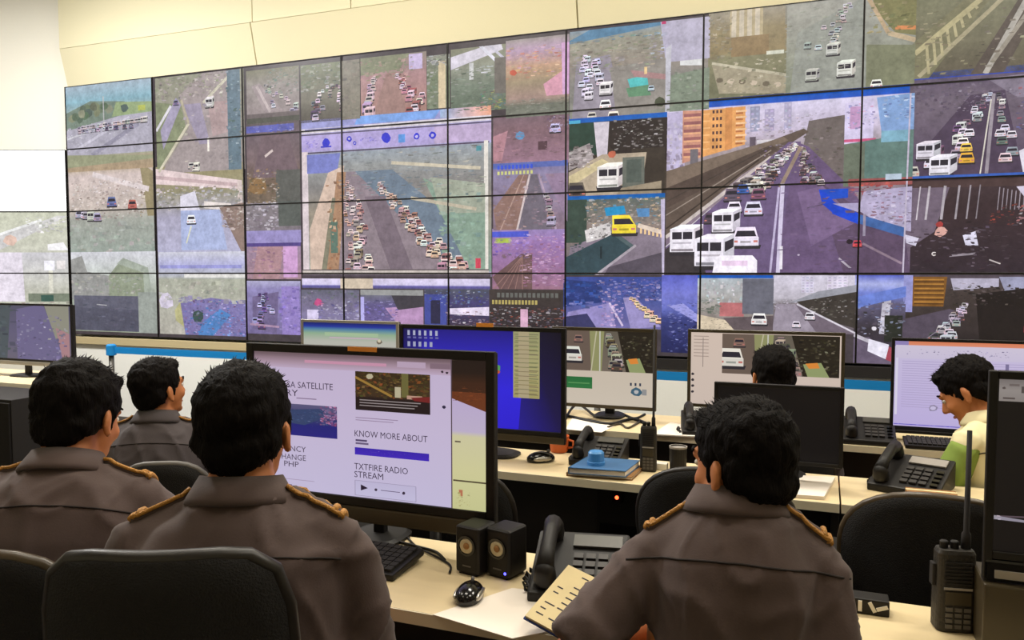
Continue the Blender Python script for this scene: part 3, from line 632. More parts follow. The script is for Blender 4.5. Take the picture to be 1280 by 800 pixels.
def d4():
    v = wwin(704, 346, 826, 412)
    v.bg([(0, (60, 76, 150)), (.4, (70, 84, 150)), (1, (110, 104, 160))]); v.p([(0, .05), (.35, .1), (.4, .5), (0, .6)], (44, 60, 120)); v.p([(.05, .7), (.5, .5), (.55, 1), (0, 1)], (146, 136, 190)); v.p([(0, .8), (.25, .72), (.35, 1), (0, 1)], (56, 56, 96)); v.speck(.35, .05, 1, .45, 110, [(150, 130, 190), (206, 170, 190), (84, 76, 130), (190, 180, 220), (60, 60, 104)], .06); v.p([(.62, .4), (.75, .38), (1, .95), (.7, 1)], (150, 140, 190)); v.lane(.7, .4, .96, .85, 14, .04, .07, [(236, 196, 160), (240, 214, 180)], .03, k=1); v.line(.48, .5, .62, .95, .04, (206, 190, 220)); v.speck(.4, .45, .62, .95, 30, [(190, 150, 190), (130, 110, 170)], .06); v.speck(0, .1, .4, .6, 30, [(50, 90, 170), (40, 56, 110), (84, 100, 170)], .1)
def b5():
    v = wwin(834, 128, 1137, 341)
    v.bg([(0, BAR), (.045, (26, 82, 186)), (.05, (206, 198, 222)), (.2, (196, 184, 206)), (.3, (160, 146, 150)), (1, (104, 84, 112))])
    v.r(0, .06, .08, .5, (186, 176, 206)); v.speck(0, .12, .08, .4, 24, [(150, 140, 170), (206, 200, 220)], .03, 2); v.tower(.36, .4, .06, .2, (150, 150, 176), (176, 174, 200), 2, 5); v.tower(.42, .46, .08, .2, (166, 156, 186), (186, 178, 206), 2, 5); v.tower(.5, .53, .05, .2, (176, 168, 196), (190, 184, 210), 2, 5)
    v.speck(.35, .12, .72, .3, 110, [(176, 166, 180), (150, 140, 150), (196, 188, 206), (130, 120, 124)], .025, 1.0); v.p([(.6, .16), (.74, .14), (.74, .5), (.55, .5)], (110, 100, 98)); v.speck(.58, .2, .75, .52, 60, [(96, 88, 84), (130, 118, 118), (84, 78, 70)], .03)
    # orange block with balconies
    v.p([(.07, .055), (.155, .06), (.155, .33), (.07, .36)], (196, 140, 120)); 
    for k in range(6): v.r(.075, .075+k*.045, .15, .092+k*.045, (150, 96, 96)); v.r(.075, .095+k*.045, .15, .103+k*.045, (226, 170, 130))
    v.p([(.155, .06), (.34, .055), (.34, .27), (.155, .33)], (222, 158, 96)); v.p([(.255, .055), (.285, .055), (.285, .29), (.255, .3)], (206, 140, 84))
    for k in range(6):
        for j in range(3): v.r(.2+j*.016, .065+k*.04, .209+j*.016, .083+k*.04, (84, 60, 60))
        v.r(.3, .075+k*.034, .345, .085+k*.034, (240, 196, 150)); v.r(.3, .087+k*.034, .33, .097+k*.034, (176, 110, 70)); v.r(.16, .08+k*.04, .19, .088+k*.04, (238, 180, 120))
    v.r(.105, .28, .14, .4, (110, 104, 110)); v.r(.36, .23, .385, .31, (96, 84, 96)); v.r(.39, .25, .5, .27, (206, 200, 206))
    # elevated railway
    v.p([(0, .46), (.35, .3), (.58, .2), (.6, .22), (.33, .44), (0, .8)], (96, 82, 74)); v.p([(0, .4), (.5, .24), (.52, .26), (0, .52)], (120, 104, 92)); v.p([(0, .5), (.45, .28), (.48, .31), (0, .62)], (84, 70, 64)); v.line(.0, .79, .45, .35, .02, (196, 184, 180)); v.line(0, .74, .4, .36, .008, (60, 50, 46)); v.line(0, .66, .45, .31, .006, (150, 136, 126)); v.line(0, .58, .45, .29, .006, (70, 60, 56)); v.line(0, .85, .2, .63, .012, (206, 200, 206)); v.line(0, .9, .2, .68, .006, (60, 52, 60))
    # roads
    v.p([(.52, .27), (.57, .27), (.5, 1), (0, 1), (0, .85)], (106, 88, 124)); v.p([(0, .86), (.14, .72), (.18, 1), (0, 1)], (60, 54, 58)); v.p([(.55, .27), (.6, .3), (.78, .55), (.96, 1), (.48, 1)], (104, 84, 118)); v.p([(.63, .48), (.75, .6), (.98, .8), (1, 1), (.75, 1)], (92, 74, 98)); v.p([(.56, .55), (.66, .52), (.8, .72), (.62, .85)], (120, 98, 134))
    v.lane(.55, .28, .36, .52, 90, .012, .04, [(214, 206, 206), (176, 166, 166), (120, 104, 104), (230, 226, 226), (84, 70, 70)], .05, k=1.0); v.lane(.57, .3, .62, .5, 40, .012, .03, [(206, 196, 196), (130, 116, 116), (90, 76, 80)], .03, k=1); v.speck(.4, .28, .64, .5, 60, [(190, 180, 176), (90, 80, 78), (150, 136, 130)], .02)
    v.line(.57, .3, .49, .52, .02, (150, 130, 116)); v.line(.485, .52, .455, 1, .012, (186, 174, 206)); v.line(.5, .5, .487, 1, .022, (206, 196, 222)); v.r(.493, .85, .505, .98, (226, 220, 230))
    v.line(.67, .62, .6, .64, .004, (84, 70, 90)); v.car(.29, .55, .07, (96, 84, 100)); v.car(.335, .52, .05, (60, 100, 176)); v.car(.4, .55, .06, (130, 84, 110)); v.car(.38, .63, .075, (214, 206, 226)); v.car(.3, .62, .06, (226, 220, 232)); v.car(.2, .68, .06, (84, 70, 84)); v.car(.255, .7, .1, (236, 230, 240), 'van', .4); v.car(.35, .79, .11, (230, 222, 238)); v.car(.08, .8, .12, (232, 226, 236), 'van', .5); v.car(.2, .87, .14, (236, 230, 242), 'van', .5); v.p([(.21, 1), (.22, .92), (.24, .9), (.38, .9), (.4, .93), (.4, 1)], (244, 238, 248)); v.r(.25, .93, .36, .96, (226, 200, 226))
    # hoarding, billboard, blue barrier
    v.p([(.74, .08), (.85, .06), (.85, .28), (.74, .3)], (206, 196, 226)); v.r(.76, .1, .8, .22, (190, 150, 190)); v.p([(.86, .06), (1, .05), (1, .24), (.88, .24)], (130, 160, 206)); v.speck(.75, .08, .86, .22, 20, [(206, 110, 150), (120, 120, 200), (90, 84, 130)], .02); v.speck(.88, .06, 1, .18, 20, [(90, 100, 150), (196, 206, 226)], .025); v.r(.74, .275, .86, .29, (200, 90, 130)); v.p([(.75, .3), (.87, .28), (1, .24), (1, .53), (.74, .53)], (96, 122, 116)); v.p([(.74, .3), (.82, .3), (.82, .53), (.74, .53)], (104, 112, 98)); v.r(.88, .24, .985, .3, (126, 170, 190)); v.r(.76, .49, 1, .53, (150, 84, 84)); v.speck(.76, .5, .92, .58, 30, [(214, 84, 70), (190, 90, 84), (150, 70, 70)], .03); v.r(.9, .47, .96, .51, (176, 190, 206))
    v.p([(.82, .56), (1, .54), (1, .78), (.9, .75), (.8, .66)], (176, 166, 196)); v.speck(.84, .56, 1, .74, 50, [(96, 84, 100), (206, 200, 220), (130, 84, 96), (150, 140, 170)], .03); v.p([(.645, .54), (.76, .54), (.76, .59), (.66, .6)], (30, 76, 190)); v.p([(.645, .54), (.675, .56), (.72, .63), (.71, .68), (.66, .62)], (28, 70, 200)); v.p([(.69, .6), (.8, .675), (.8, .735), (.7, .675)], (28, 70, 200)); v.p([(.8, .68), (.98, .76), (.98, .81), (.8, .73)], (66, 100, 160)); v.p([(.7, .62), (.8, .62), (.8, .67)], (170, 160, 196)); v.car(.8, .84, .035, (206, 70, 80)); v.blob(.77, .83, .015, (40, 30, 40)); v.line(.82, .84, .97, .95, .012, (140, 120, 136)); v.line(.73, .92, .78, .98, .01, (176, 166, 180)); v.line(.985, .05, .975, 1, .008, (190, 180, 200)); v.r(.82, .68, .83, .8, (150, 140, 160)); v.blob(.57, .9, .006, (190, 176, 200))
    v.speck(.5, .55, .8, 1, 30, [(112, 92, 126), (96, 78, 108)], .06, .5)
def b6():
    v = wwin(1138, 92, 1330, 213)
    v.bg([(0, BAR), (.06, (40, 70, 170)), (.07, (96, 84, 104)), (.3, (110, 98, 112)), (1, (84, 70, 92))]); v.speck(0, .08, .5, .4, 60, [(84, 74, 92), (120, 110, 124), (100, 90, 100)], .05, 1.6); v.p([(.5, .1), (1, .07), (1, .3), (.7, .3)], (130, 120, 136)); v.p([(.4, .25), (.62, .22), (.75, 1), (.0, 1), (.1, .75)], (78, 64, 84)); v.speck(.3, .2, .7, .4, 50, [(130, 120, 134), (90, 80, 96), (170, 160, 176)], .03)
    v.lane(.52, .25, .2, .9, 26, .03, .1, [(206, 200, 214), (150, 140, 156), (110, 96, 116), (230, 226, 234)], .07); v.lane(.58, .25, .68, .9, 12, .03, .09, CARW, .04); v.line(.55, .25, .52, 1, .03, (150, 140, 150)); v.line(.535, .3, .48, 1, .012, (206, 200, 190)); v.car(.12, .75, .13, (216, 210, 222), 'van', .6); v.car(.22, .9, .15, (232, 228, 238), 'van', .5); v.car(.4, .6, .07, (222, 216, 226)); v.car(.39, .84, .1, (226, 170, 60)); v.car(.385, .74, .08, (236, 196, 90)); v.car(.6, .62, .07, (206, 200, 212)); v.car(.03, .95, .1, (190, 180, 170)); v.speck(.7, .2, 1, .6, 60, [(206, 130, 140), (110, 120, 190), (190, 180, 206), (150, 84, 90), (84, 74, 90)], .05); v.p([(.75, .65), (1, .5), (1, 1), (.8, 1)], (206, 190, 130)); v.p([(.72, .8), (.8, .75), (.85, 1), (.75, 1)], (220, 214, 226))
    v = wwin(1132, 215, 1330, 340)
    v.bg([(0, (40, 84, 180)), (.07, (60, 96, 176)), (.09, (66, 52, 56)), (.4, (58, 44, 48)), (1, (52, 42, 50))]); v.p([(0, .1), (.3, .1), (.2, .6), (0, .8)], (110, 96, 112)); v.p([(0, .1), (1, .1), (1, .18), (0, .16)], (76, 58, 58))
    for k, (x, q) in enumerate(((.08, .012), (.14, .02), (.24, .024), (.33, .018), (.4, .014), (.46, .01))): v.line(x+.02, .15, x, .48, q, (196-k*12, 188-k*12, 196-k*12))
    for k in range(8): v.line(.6+k*.025, .18+k*.01, .59+k*.026, .4, .008, (150, 140, 150))
    v.p([(.7, .18), (1, .16), (1, .6), (.82, .42)], (196, 188, 206)); v.speck(.55, .35, .75, .55, 30, [(200, 80, 60), (120, 60, 54), (70, 60, 50)], .035); v.blob(.24, .6, .045, (220, 170, 160)); v.blob(.23, .53, .03, (160, 60, 60)); v.p([(.38, .64), (.46, .6), (.48, .74), (.4, .74)], (214, 210, 230)); v.blob(.2, .82, .02, (226, 216, 216)); v.line(.3, .84, .46, .82, .02, (150, 140, 150)); v.p([(0, .62), (.1, .66), (.08, .74), (0, .7)], (206, 200, 220)); v.speck(0, .5, 1, 1, 90, [(62, 50, 58), (40, 30, 34), (90, 78, 86), (50, 40, 48)], .06, .6); v.line(.55, .88, .62, .92, .012, (190, 180, 180)); v.speck(.4, .55, .55, .95, 20, [(110, 100, 116), (60, 50, 60), (150, 140, 156)], .04)
def d5():
    v = wwin(827, 344, 871, 442)
    v.bg([(0, (90, 96, 190)), (.25, (120, 124, 206)), (.45, (96, 104, 180)), (.55, (56, 62, 120)), (1, (36, 38, 80))]); v.p([(.2, .4), (.6, .36), (1, .5), (1, .6)], (150, 150, 214)); v.speck(0, .35, 1, .6, 30, [(70, 84, 150), (120, 124, 190), (50, 56, 110)], .18, .5); v.speck(.2, .6, 1, .98, 40, [(60, 64, 120), (150, 156, 206), (30, 32, 64), (84, 90, 150)], .16)
    v = wwin(872, 344, 966, 414)
    v.bg([(0, BAR), (.05, BAR), (.06, (176, 184, 190)), (.5, (166, 160, 156)), (1, (110, 96, 90))]); v.speck(0, .08, .6, .5, 30, [(190, 206, 210), (160, 150, 160), (206, 200, 206)], .06, 3); v.p([(.3, .5), (.62, .5), (.62, .75), (.3, .75)], (180, 110, 112)); v.r(.6, .06, 1, .7, (104, 104, 116)); v.speck(0, .4, .3, .7, 24, [(84, 104, 90), (130, 136, 126)], .09); v.p([(0, .72), (.5, .85), (.6, 1), (0, 1)], (206, 190, 166)); v.speck(.05, .8, .45, 1, 16, [(70, 60, 60)], .05, .5); v.p([(.35, .78), (1, .72), (1, 1), (.5, 1)], (96, 84, 88)); v.car(.82, .78, .2, (226, 222, 222))
    v = wwin(966, 344, 1069, 418)
    v.bg([(0, (206, 200, 216)), (.4, (190, 184, 196)), (.5, (120, 112, 116)), (1, (92, 82, 90))]); v.tower(.35, .5, .02, .3, (206, 200, 220), (180, 174, 196), 3, 6); v.tower(.66, .9, .02, .25, (214, 206, 224), (186, 180, 200), 4, 5); v.p([(.2, .48), (.55, .28), (1, .16), (1, .28), (.35, .46)], (150, 150, 160)); v.p([(.3, .46), (1, .28), (1, .9), (.6, .75)], (62, 56, 52)); v.speck(.4, .4, 1, .75, 40, [(150, 146, 140), (44, 40, 40), (84, 80, 70), (206, 200, 200)], .06); v.p([(.05, .5), (.28, .5), (.6, 1), (0, 1)], (150, 140, 154)); v.p([(.28, .5), (.6, .72), (1, 1), (.55, 1)], (110, 98, 110)); v.line(.3, .5, 1, .98, .03, (206, 200, 210)); v.car(.46, .7, .12, (222, 218, 226)); v.car(.3, .85, .1, (216, 210, 220)); v.speck(0, .42, .3, .6, 20, [(190, 184, 196), (140, 130, 140)], .05)
    v = wwin(1069, 344, 1130, 456)
    v.bg([(0, (84, 96, 190)), (.1, (170, 176, 226)), (.2, (110, 124, 200)), (.32, (96, 90, 116)), (.6, (56, 50, 56)), (1, (70, 60, 76))]); v.p([(0, .25), (1, .12), (1, .24), (0, .38)], (104, 124, 200)); v.p([(.55, .3), (.72, .28), (.66, .66), (.5, .66)], (190, 186, 200)); v.r(.6, .45, .95, .75, (44, 46, 40)); v.p([(0, .72), (.3, .7), (1, 1.02), (0, 1.1)], (104, 92, 112)); v.line(.0, .68, 1, .9, .04, (190, 184, 196)); v.p([(.3, .72), (.7, .78), (.66, .95), (.28, .86)], (226, 222, 236)); v.p([(.7, .8), (.95, .86), (.9, 1), (.64, .95)], (160, 70, 84)); v.speck(0, .3, 1, .68, 40, [(84, 76, 84), (44, 40, 44), (120, 112, 130), (160, 170, 206)], .14); v.blob(.4, .6, .06, (216, 210, 220))
    v = wwin(1130, 344, 1330, 442)
    v.bg([(0, (84, 74, 84)), (.2, (70, 60, 58)), (1, (40, 34, 36))]); v.r(.0, .0, .06, .5, (150, 150, 206)); v.p([(.06, .02), (.28, .02), (.26, .42), (.06, .42)], (124, 84, 40))
    for k in range(6): v.r(.07, .05+k*.06, .26, .068+k*.06, (170, 120, 56)); v.r(.07, .08+k*.06, .26, .09+k*.06, (70, 44, 26))
    v.p([(.3, .04), (.6, .04), (.6, .15), (.32, .2)], (176, 170, 190)); v.p([(.6, .02), (.78, .02), (.78, .2), (.64, .22)], (150, 150, 176)); v.p([(.46, .25), (1, .1), (1, 1), (.5, 1)], (34, 28, 28)); v.p([(0, .6), (.3, .45), (.38, .5), (.1, .98), (0, .98)], (84, 74, 88)); v.lane(.4, .38, .22, .95, 30, .02, .09, [(222, 216, 226), (170, 160, 170), (84, 74, 80), (196, 190, 200)], .06); v.speck(.3, .1, .9, .4, 60, [(60, 54, 50), (110, 100, 100), (44, 38, 36)], .04); v.r(.76, .66, .84, .74, (180, 60, 80)); v.line(.1, .95, .35, .55, .01, (130, 120, 136))
for fn in (a0, a1, b0, b1, c0, c1, a2, b2, big_browser, b3, a7, a8, b4, c4, d4, b5, b6, d5): fn()

ROWW = ['top row', 'second row', 'third row', 'bottom row']
COLW = ['leftmost', 'second', 'third', 'fourth', 'fifth', 'sixth', 'seventh', 'rightmost']
SHOWS = {(0,0): 'showing a pale highway under a blue-grey sky', (0,1): 'showing a pale aerial view of crossing roads', (1,0): 'showing a pale tan road edge and packed white cars', (1,1): 'showing a pale pink flyover',
 (2,0): 'showing packed cars above a grey-green road', (2,1): 'showing a pale lavender road', (3,0): 'showing a dark navy rooftop', (3,1): 'showing a blue market crowd',
 (1,3): 'crossed by a lavender toolbar with blue icons', (2,3): 'showing packed cars on a grey road', (1,5): 'showing a white van under a flyover', (2,5): 'showing a yellow taxi', (1,6): 'showing an orange apartment block', (2,6): 'showing white vans in traffic', (1,7): 'showing dark traffic with a yellow taxi', (2,7): 'showing a blue barrier and a dark underpass'}
def display(x0, x1, z0, z1, y, label, group, polys, fill, sm='screen_wall'):
    t = empty('video_wall_display', ((x0+x1)/2, y, z0)); tag(t, label, 'display', group)
    cx = (x0+x1)/2; w_ = (x1-x0)/2; h = z1-z0; g = .0012; b = .006
    MB().box(-w_+g, w_-g, .012, .11, g, h-g).build('cabinet', MATS['black_matte'], t)
    f = MB()
    f.box(-w_+g, -w_+b, -.004, .014, g, h-g).box(w_-b, w_-g, -.004, .014, g, h-g)
    f.box(-w_+b, w_-b, -.004, .014, g, b).box(-w_+b, w_-b, -.004, .014, h-b, h-g)
    f.build('bezel', MATS['black_plastic'], t)
    loc = [([(p[0]-cx, p[1]-z0) for p in pts], cols, k) for pts, cols, k in polys
           if max(p[0] for p in pts) > x0 and min(p[0] for p in pts) < x1 and max(p[1] for p in pts) > z0 and min(p[1] for p in pts) < z1]
    pic_mesh('screen', loc, (-w_+b, w_-b, b, h-b), MATS[sm], t, 0.006, fill=fill)
    return t
for c in range(8):
    for r in range(4):
        sh = SHOWS.get((r, c), 'showing road traffic pictures')
        display(seam_x[c], seam_x[c+1], ZT-(r+1)*H, ZT-r*H, DW,
                'wall display, %s of %s, %s' % (COLW[c], ROWW[r], sh), 'displays of the big video wall', WALL, (70, 62, 66))
# the bank of displays on the angled wall at the far left
SIDE = []
sw = 1.05
def swin(x0, x1, z0, z1): return Win(SIDE, x0, x1, z0, z1)
v = swin(-sw, 0, ZT-H, ZT-2*H); v.bg([(0, (250, 250, 252)), (.8, (252, 252, 250)), (1, (236, 238, 226))])  # glare painted as a white picture
v = swin(-sw, 0, ZT-2*H, ZT-2.66*H); v.bg([(0, (204, 206, 186)), (1, (196, 196, 182))]); v.p([(0, .9), (.9, .1), (1, .1), (.3, 1), (0, 1)], (206, 204, 204)); v.line(.3, .6, .75, .2, .06, (236, 236, 236)); v.speck(.6, .1, 1, .5, 30, [(224, 220, 220), (190, 188, 176)], .06); v.blob(.45, .7, .07, (220, 190, 176)); v.p([(.8, .8), (.95, .75), (1, .95), (.8, .95)], (236, 234, 236))
v = swin(-sw, 0, ZT-2.66*H, ZT-4*H); v.bg([(0, (206, 204, 210)), (.5, (190, 190, 176)), (1, (170, 176, 150))]); v.p([(0, 0), (.55, 0), (.57, .6), (0, .6)], (226, 218, 230)); v.r(.76, .1, .86, .22, (240, 238, 246)); v.r(.88, .1, .96, .2, (226, 220, 220)); v.r(.8, .22, .84, .5, (222, 220, 206)); v.r(.6, .5, 1, .6, (120, 128, 112)); v.r(.72, .52, .84, .6, (60, 90, 80)); v.speck(0, .6, 1, 1, 60, [(120, 116, 140), (150, 150, 140), (176, 150, 150)], .08)
for k, (r, sh) in enumerate(((1, 'whited out by painted glare'), (2, 'showing a pale road'), (3, 'showing a white signboard'))):
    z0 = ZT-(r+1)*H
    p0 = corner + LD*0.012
    t = display(-sw, 0, z0, z0+H, 0, 'side display left of the big video wall, %s' % sh, 'side displays at the far left', SIDE, (200, 200, 200), 'screen_glare' if k == 0 else 'screen_wall')
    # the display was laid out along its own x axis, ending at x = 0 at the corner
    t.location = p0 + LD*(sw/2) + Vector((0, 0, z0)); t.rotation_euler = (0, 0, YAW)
# ------------------------------------------------------------------ desks
TOP = 0.74
def desk(x0, x1, y0, y1, label, group):
    t = empty('desk', ((x0+x1)/2, (y0+y1)/2, 0)); tag(t, label, 'desk', group)
    a = (x1-x0)/2; b = (y1-y0)/2
    MB().box(-a+.002, a-.002, -b+.004, b, TOP-.028, TOP).build('worktop', MATS['desk_cream'], t)
    MB().box(-a+.002, a-.002, -b, -b+.0035, TOP-.03, TOP-.0005).build('edge_band', MATS['desk_edge'], t)
    MB().box(-a+.03, a-.03, b-.05, b-.03, .08, TOP-.029).build('modesty_panel', MATS['desk_black'], t)
    MB().box(-a+.03, a-.03, -b+.09, -b+.105, .30, TOP-.029).build('apron', MATS['desk_black'], t)
    for s in (-1, 1):
        xo = s*(a-.016)
        MB().box(xo-.012, xo+.012, -b+.02, b-.02, 0, TOP-.029).build('side_panel', MATS['desk_black'], t)
    return t
desk(-1.95, -0.45, 1.555, 2.005, 'cream desk under the large webpage monitor, front row', 'front row desks')
desk(-0.448, 1.70, 1.555, 2.005, 'cream desk with the handheld radio on it, front row right', 'front row desks')
desk(-1.70, 0.064, 2.805, 3.20, 'cream desk carrying the blue-screen monitor and blue book, middle row', 'middle row desks')
desk(0.066, 1.90, 2.805, 3.20, 'cream desk carrying a black telephone and brown box, middle row right', 'middle row desks')
desk(-2.95, -0.36, 3.72, 4.24, 'cream desk with tangled black cables on it, back row', 'back row desks')
desk(-0.358, 1.95, 3.80, 4.30, 'cream desk under the lavender document monitor, back row right', 'back row desks')
desk(-6.40, -4.86, 3.85, 4.42, 'white-topped desk at the far left, below the side displays', 'back row desks')

# ------------------------------------------------------------------ monitors
class Mon: pass
def monitor(x0, x1, z0, z1, y, label, bez='black_plastic', b=.016, chin=0.0, chin_m='black_gloss', base=True, picture=None, mat_='screen_pc', fill=(14, 12, 13), stand_y=.07, base_z=TOP, name='monitor', depth=.035, group=None, neck_w=.05, base_w=.24):
    t = empty(name, ((x0+x1)/2, y+.05, base_z)); tag(t, label, 'monitor', group)
    ox = (x0+x1)/2; oy = y+.05
    def L(x, yy, z): return (x-ox, yy-oy, z-base_z)
    a0, _, c0 = L(x0, y, z0); a1, _, c1 = L(x1, y, z1); f = -.05
    MB().box(a0+.004, a1-.004, f+.012, f+depth, c0+.004, c1-.004).build('housing', MATS['black_matte'], t, bev=.004)
    cx = (a0+a1)/2
    MB().box(cx-.16, cx+.16, f+depth-.002, f+depth+.022, (c0+c1)/2-.11, (c0+c1)/2+.11).build('back_cover', MATS['black_matte'], t, bev=.008)
    fr = MB(); fr.box(a0, a0+b, f-.003, f+.014, c0, c1).box(a1-b, a1, f-.003, f+.014, c0, c1).box(a0+b, a1-b, f-.003, f+.014, c1-b, c1).box(a0+b, a1-b, f-.003, f+.014, c0+chin, c0+chin+b)
    fr.build('bezel', MATS[bez], t, bev=.0015, bseg=1)
    if chin: MB().box(a0+.001, a1-.001, f-.004, f+.016, c0-.001, c0+chin-.0005).build('chin', MATS[chin_m], t, bev=.006)
    polys = []
    m = Mon(); m.t = t; m.polys = polys; m.ox = ox; m.oy = oy; m.y = y; m.bz = base_z; m.f = f
    def win(xl, yt, xr, yb):
        p = on_y(xl, yt, y); q = on_y(xr, yb, y)
        return Win(polys, p.x-ox, q.x-ox, p.z-base_z, q.z-base_z, polys[-1][2] if polys else 0)
    m.win = win
    if picture: picture(m)
    m.screen = pic_mesh('screen', polys, (a0+b, a1-b, c0+chin+b, c1-b), MATS[mat_], t, f+.004, eps=3e-6, fill=fill)
    if base:
        MB().box(cx-neck_w/2, cx+neck_w/2, f+stand_y-.01, f+stand_y+.015, .01, (c0+c1)/2).build('stand_neck', MATS['black_plastic'], t, bev=.004)
        bb = MB(); n = 28
        ring = [(cx+base_w/2*math.copysign(abs(math.cos(2*PI*k/n))**.6, math.cos(2*PI*k/n)), f+stand_y-.01+.085*math.copysign(abs(math.sin(2*PI*k/n))**.6, math.sin(2*PI*k/n))) for k in range(n)]
        vs = [(x, yy, 0) for x, yy in ring]+[(x, yy, .008) for x, yy in ring]+[(cx+(x-cx)*.86, f+stand_y-.01+(yy-f-stand_y+.01)*.86, .015) for x, yy in ring]
        bb.add(vs, [tuple(reversed(range(n))), tuple(range(2*n, 3*n))]+[(i, (i+1) % n, (i+1) % n+n, i+n) for i in range(n)]+[(i+n, (i+1) % n+n, (i+1) % n+2*n, i+2*n) for i in range(n)])
        bb.build('stand_base', MATS['black_plastic'], t)
    return m
def mtext(m, s, px, py, hpx, wpx, mm, bold=0.0):
    p = on_y(px, py, m.y); q = on_y(px+wpx, py, m.y); r = on_y(px, py-hpx, m.y)
    text_obj(s, (r.z-p.z)/.72, MATS[mm], m.screen, p.x-m.ox, m.f-.0015, p.z-m.bz, width=q.x-p.x, bold=bold)

# large monitor with a web page in the front row
YN = 1.89
def pic_near(m):
    v = m.win(308, 428, 617, 655); v.bg([(0, (202, 184, 214)), (.5, (206, 192, 222)), (1, (204, 196, 228))])
    v = m.win(308, 430, 565, 470); v.bg([(0, (96, 78, 82)), (.4, (120, 98, 106)), (.55, (150, 126, 138)), (.75, (176, 150, 168)), (1, (196, 174, 200))]); v.r(.1, .2, .75, .27, (104, 84, 92)); v.r(.1, .42, .5, .48, (130, 108, 118)); v.r(.3, .62, .7, .75, (206, 150, 176)); v.r(.75, .5, .88, .75, (190, 166, 190)); v.r(.9, .52, .99, .74, (134, 110, 124))
    v = m.win(443, 464, 537, 519); v.bg([(0, (60, 46, 26)), (.6, (70, 52, 36)), (.68, (40, 28, 28)), (1, (38, 28, 30))])
    v.speck(0, 0, 1, .65, 160, [(104, 84, 36), (60, 44, 28), (130, 104, 60), (150, 80, 40), (40, 30, 22), (84, 84, 40)], .08); v.line(0, .15, .5, .6, .06, (160, 124, 60)); v.blob(.2, .12, .05, (190, 180, 150)); v.r(.54, .35, .62, .62, (190, 180, 150)); v.r(.63, .0, .72, .6, (110, 104, 60)); v.r(.7, .55, .9, .64, (190, 150, 130)); v.p([(.75, .6), (1, .55), (1, .7), (.8, .68)], (120, 40, 40))
    for k in range(3): v.r(.06, .72+k*.07, .88-k*.04, .745+k*.07, (150, 140, 140))
    v = m.win(340, 503, 421, 549); v.bg([(0, (96, 92, 130)), (.4, (60, 62, 110)), (.65, (40, 40, 120)), (1, (44, 38, 130))]); v.p([(.2, .2), (.75, .1), (.9, .3), (.5, .65), (.2, .6)], (56, 70, 110)); v.speck(.2, .15, .9, .6, 40, [(90, 110, 150), (40, 46, 84), (120, 130, 170), (60, 84, 130)], .07, .5); v.speck(.75, -.0, 1, .6, 40, [(226, 130, 170), (214, 160, 206), (190, 90, 130)], .08)
    v = m.win(370, 497, 395, 500); v.bg([(0, (140, 120, 150)), (1, (150, 130, 160))])
    v = m.win(443, 559, 536, 577); v.bg([(0, (62, 40, 176)), (1, (70, 44, 190))]); v.speck(.2, .3, .8, .6, 10, [(150, 140, 220)], .02)
    v = m.win(443, 600, 520, 628); v.bg([(0, (198, 190, 222)), (1, (204, 198, 230))]); v.r(0, 0, 1, .03, (160, 150, 180)); v.r(0, .97, 1, 1, (160, 150, 180)); v.r(0, 0, .01, 1, (160, 150, 180)); v.r(.99, 0, 1, 1, (160, 150, 180)); v.p([(.1, .25), (.22, .45), (.1, .65)], (40, 30, 50)); v.blob(.35, .5, .03, (70, 60, 80)); v.r(.43, .47, .74, .52, (120, 110, 140)); v.blob(.8, .52, .03, (60, 50, 70))
    v = m.win(444, 521, 500, 532); v.r(0, .05, .95, .2, (156, 136, 166)); v.r(0, .5, .85, .65, (160, 140, 170))
    v = m.win(444, 549, 462, 560); v.r(0, .0, .8, .25, (90, 76, 110)); v.r(0, .4, .9, .65, (110, 96, 130))
    v = m.win(330, 592, 400, 628); v.r(.1, .1, .9, .13, (176, 160, 190)); v.r(.15, .35, .5, .42, (120, 100, 130)); v.blob(.1, .4, .03, (90, 60, 90)); v.r(.15, .6, .7, .64, (150, 130, 160))
    v = m.win(550, 462, 562, 472); v.blob(.2, .3, .15, (50, 40, 50)); v.blob(.7, .4, .15, (50, 40, 50))
    v = m.win(551, 506, 558, 512); v.blob(.5, .5, .35, (50, 44, 70))
    v = m.win(563, 436, 612, 645); v.bg([(0, (34, 24, 22)), (.14, (40, 28, 24)), (.24, (74, 44, 28)), (.3, (120, 66, 40))]); v.bg([(.28, (194, 176, 214)), (.5, (198, 184, 212)), (.53, (214, 208, 168)), (.75, (216, 212, 160)), (1, (206, 206, 150))]); v.p([(0, .22), (1, .24), (1, .38), (.5, .34), (0, .3)], (110, 58, 34)); v.p([(0, .2), (1, .2), (1, .26), (0, .26)], (66, 40, 28)); v.speck(.05, .22, .95, .32, 30, [(130, 70, 40), (84, 48, 30)], .15, .4); v.r(0, .0, .03, 1, (90, 74, 84)); v.r(.05, .8, 1, .81, (90, 80, 60)); v.r(.1, .56, .25, .57, (110, 100, 84)); v.r(.2, .86, .3, .9, (190, 120, 90)); v.speck(.1, .85, .5, .98, 14, [(130, 120, 70), (170, 160, 110)], .1)
p0 = on_y(308, 428, YN); p1 = on_y(618, 443, YN); pb = on_y(601, 672, YN)
mn = monitor(p0.x, p1.x, pb.z, p0.z, YN, 'large black monitor showing a lavender web page, front row', b=.024, chin=.045, picture=pic_near, stand_y=.085, base_w=.17, chin_m='bezel_brown', neck_w=.035)
mtext(mn, 'SA SATELLITE', 359, 484, 8, 57, 'txt_dark'); mtext(mn, 'RY', 357, 494, 8, 15, 'txt_dark')
mtext(mn, 'KNOW MORE ABOUT', 443, 545, 8, 91, 'txt_dark'); mtext(mn, 'TXTFIRE RADIO', 443, 586, 8, 67, 'txt_dark'); mtext(mn, 'STREAM', 443, 596, 8, 36, 'txt_dark')
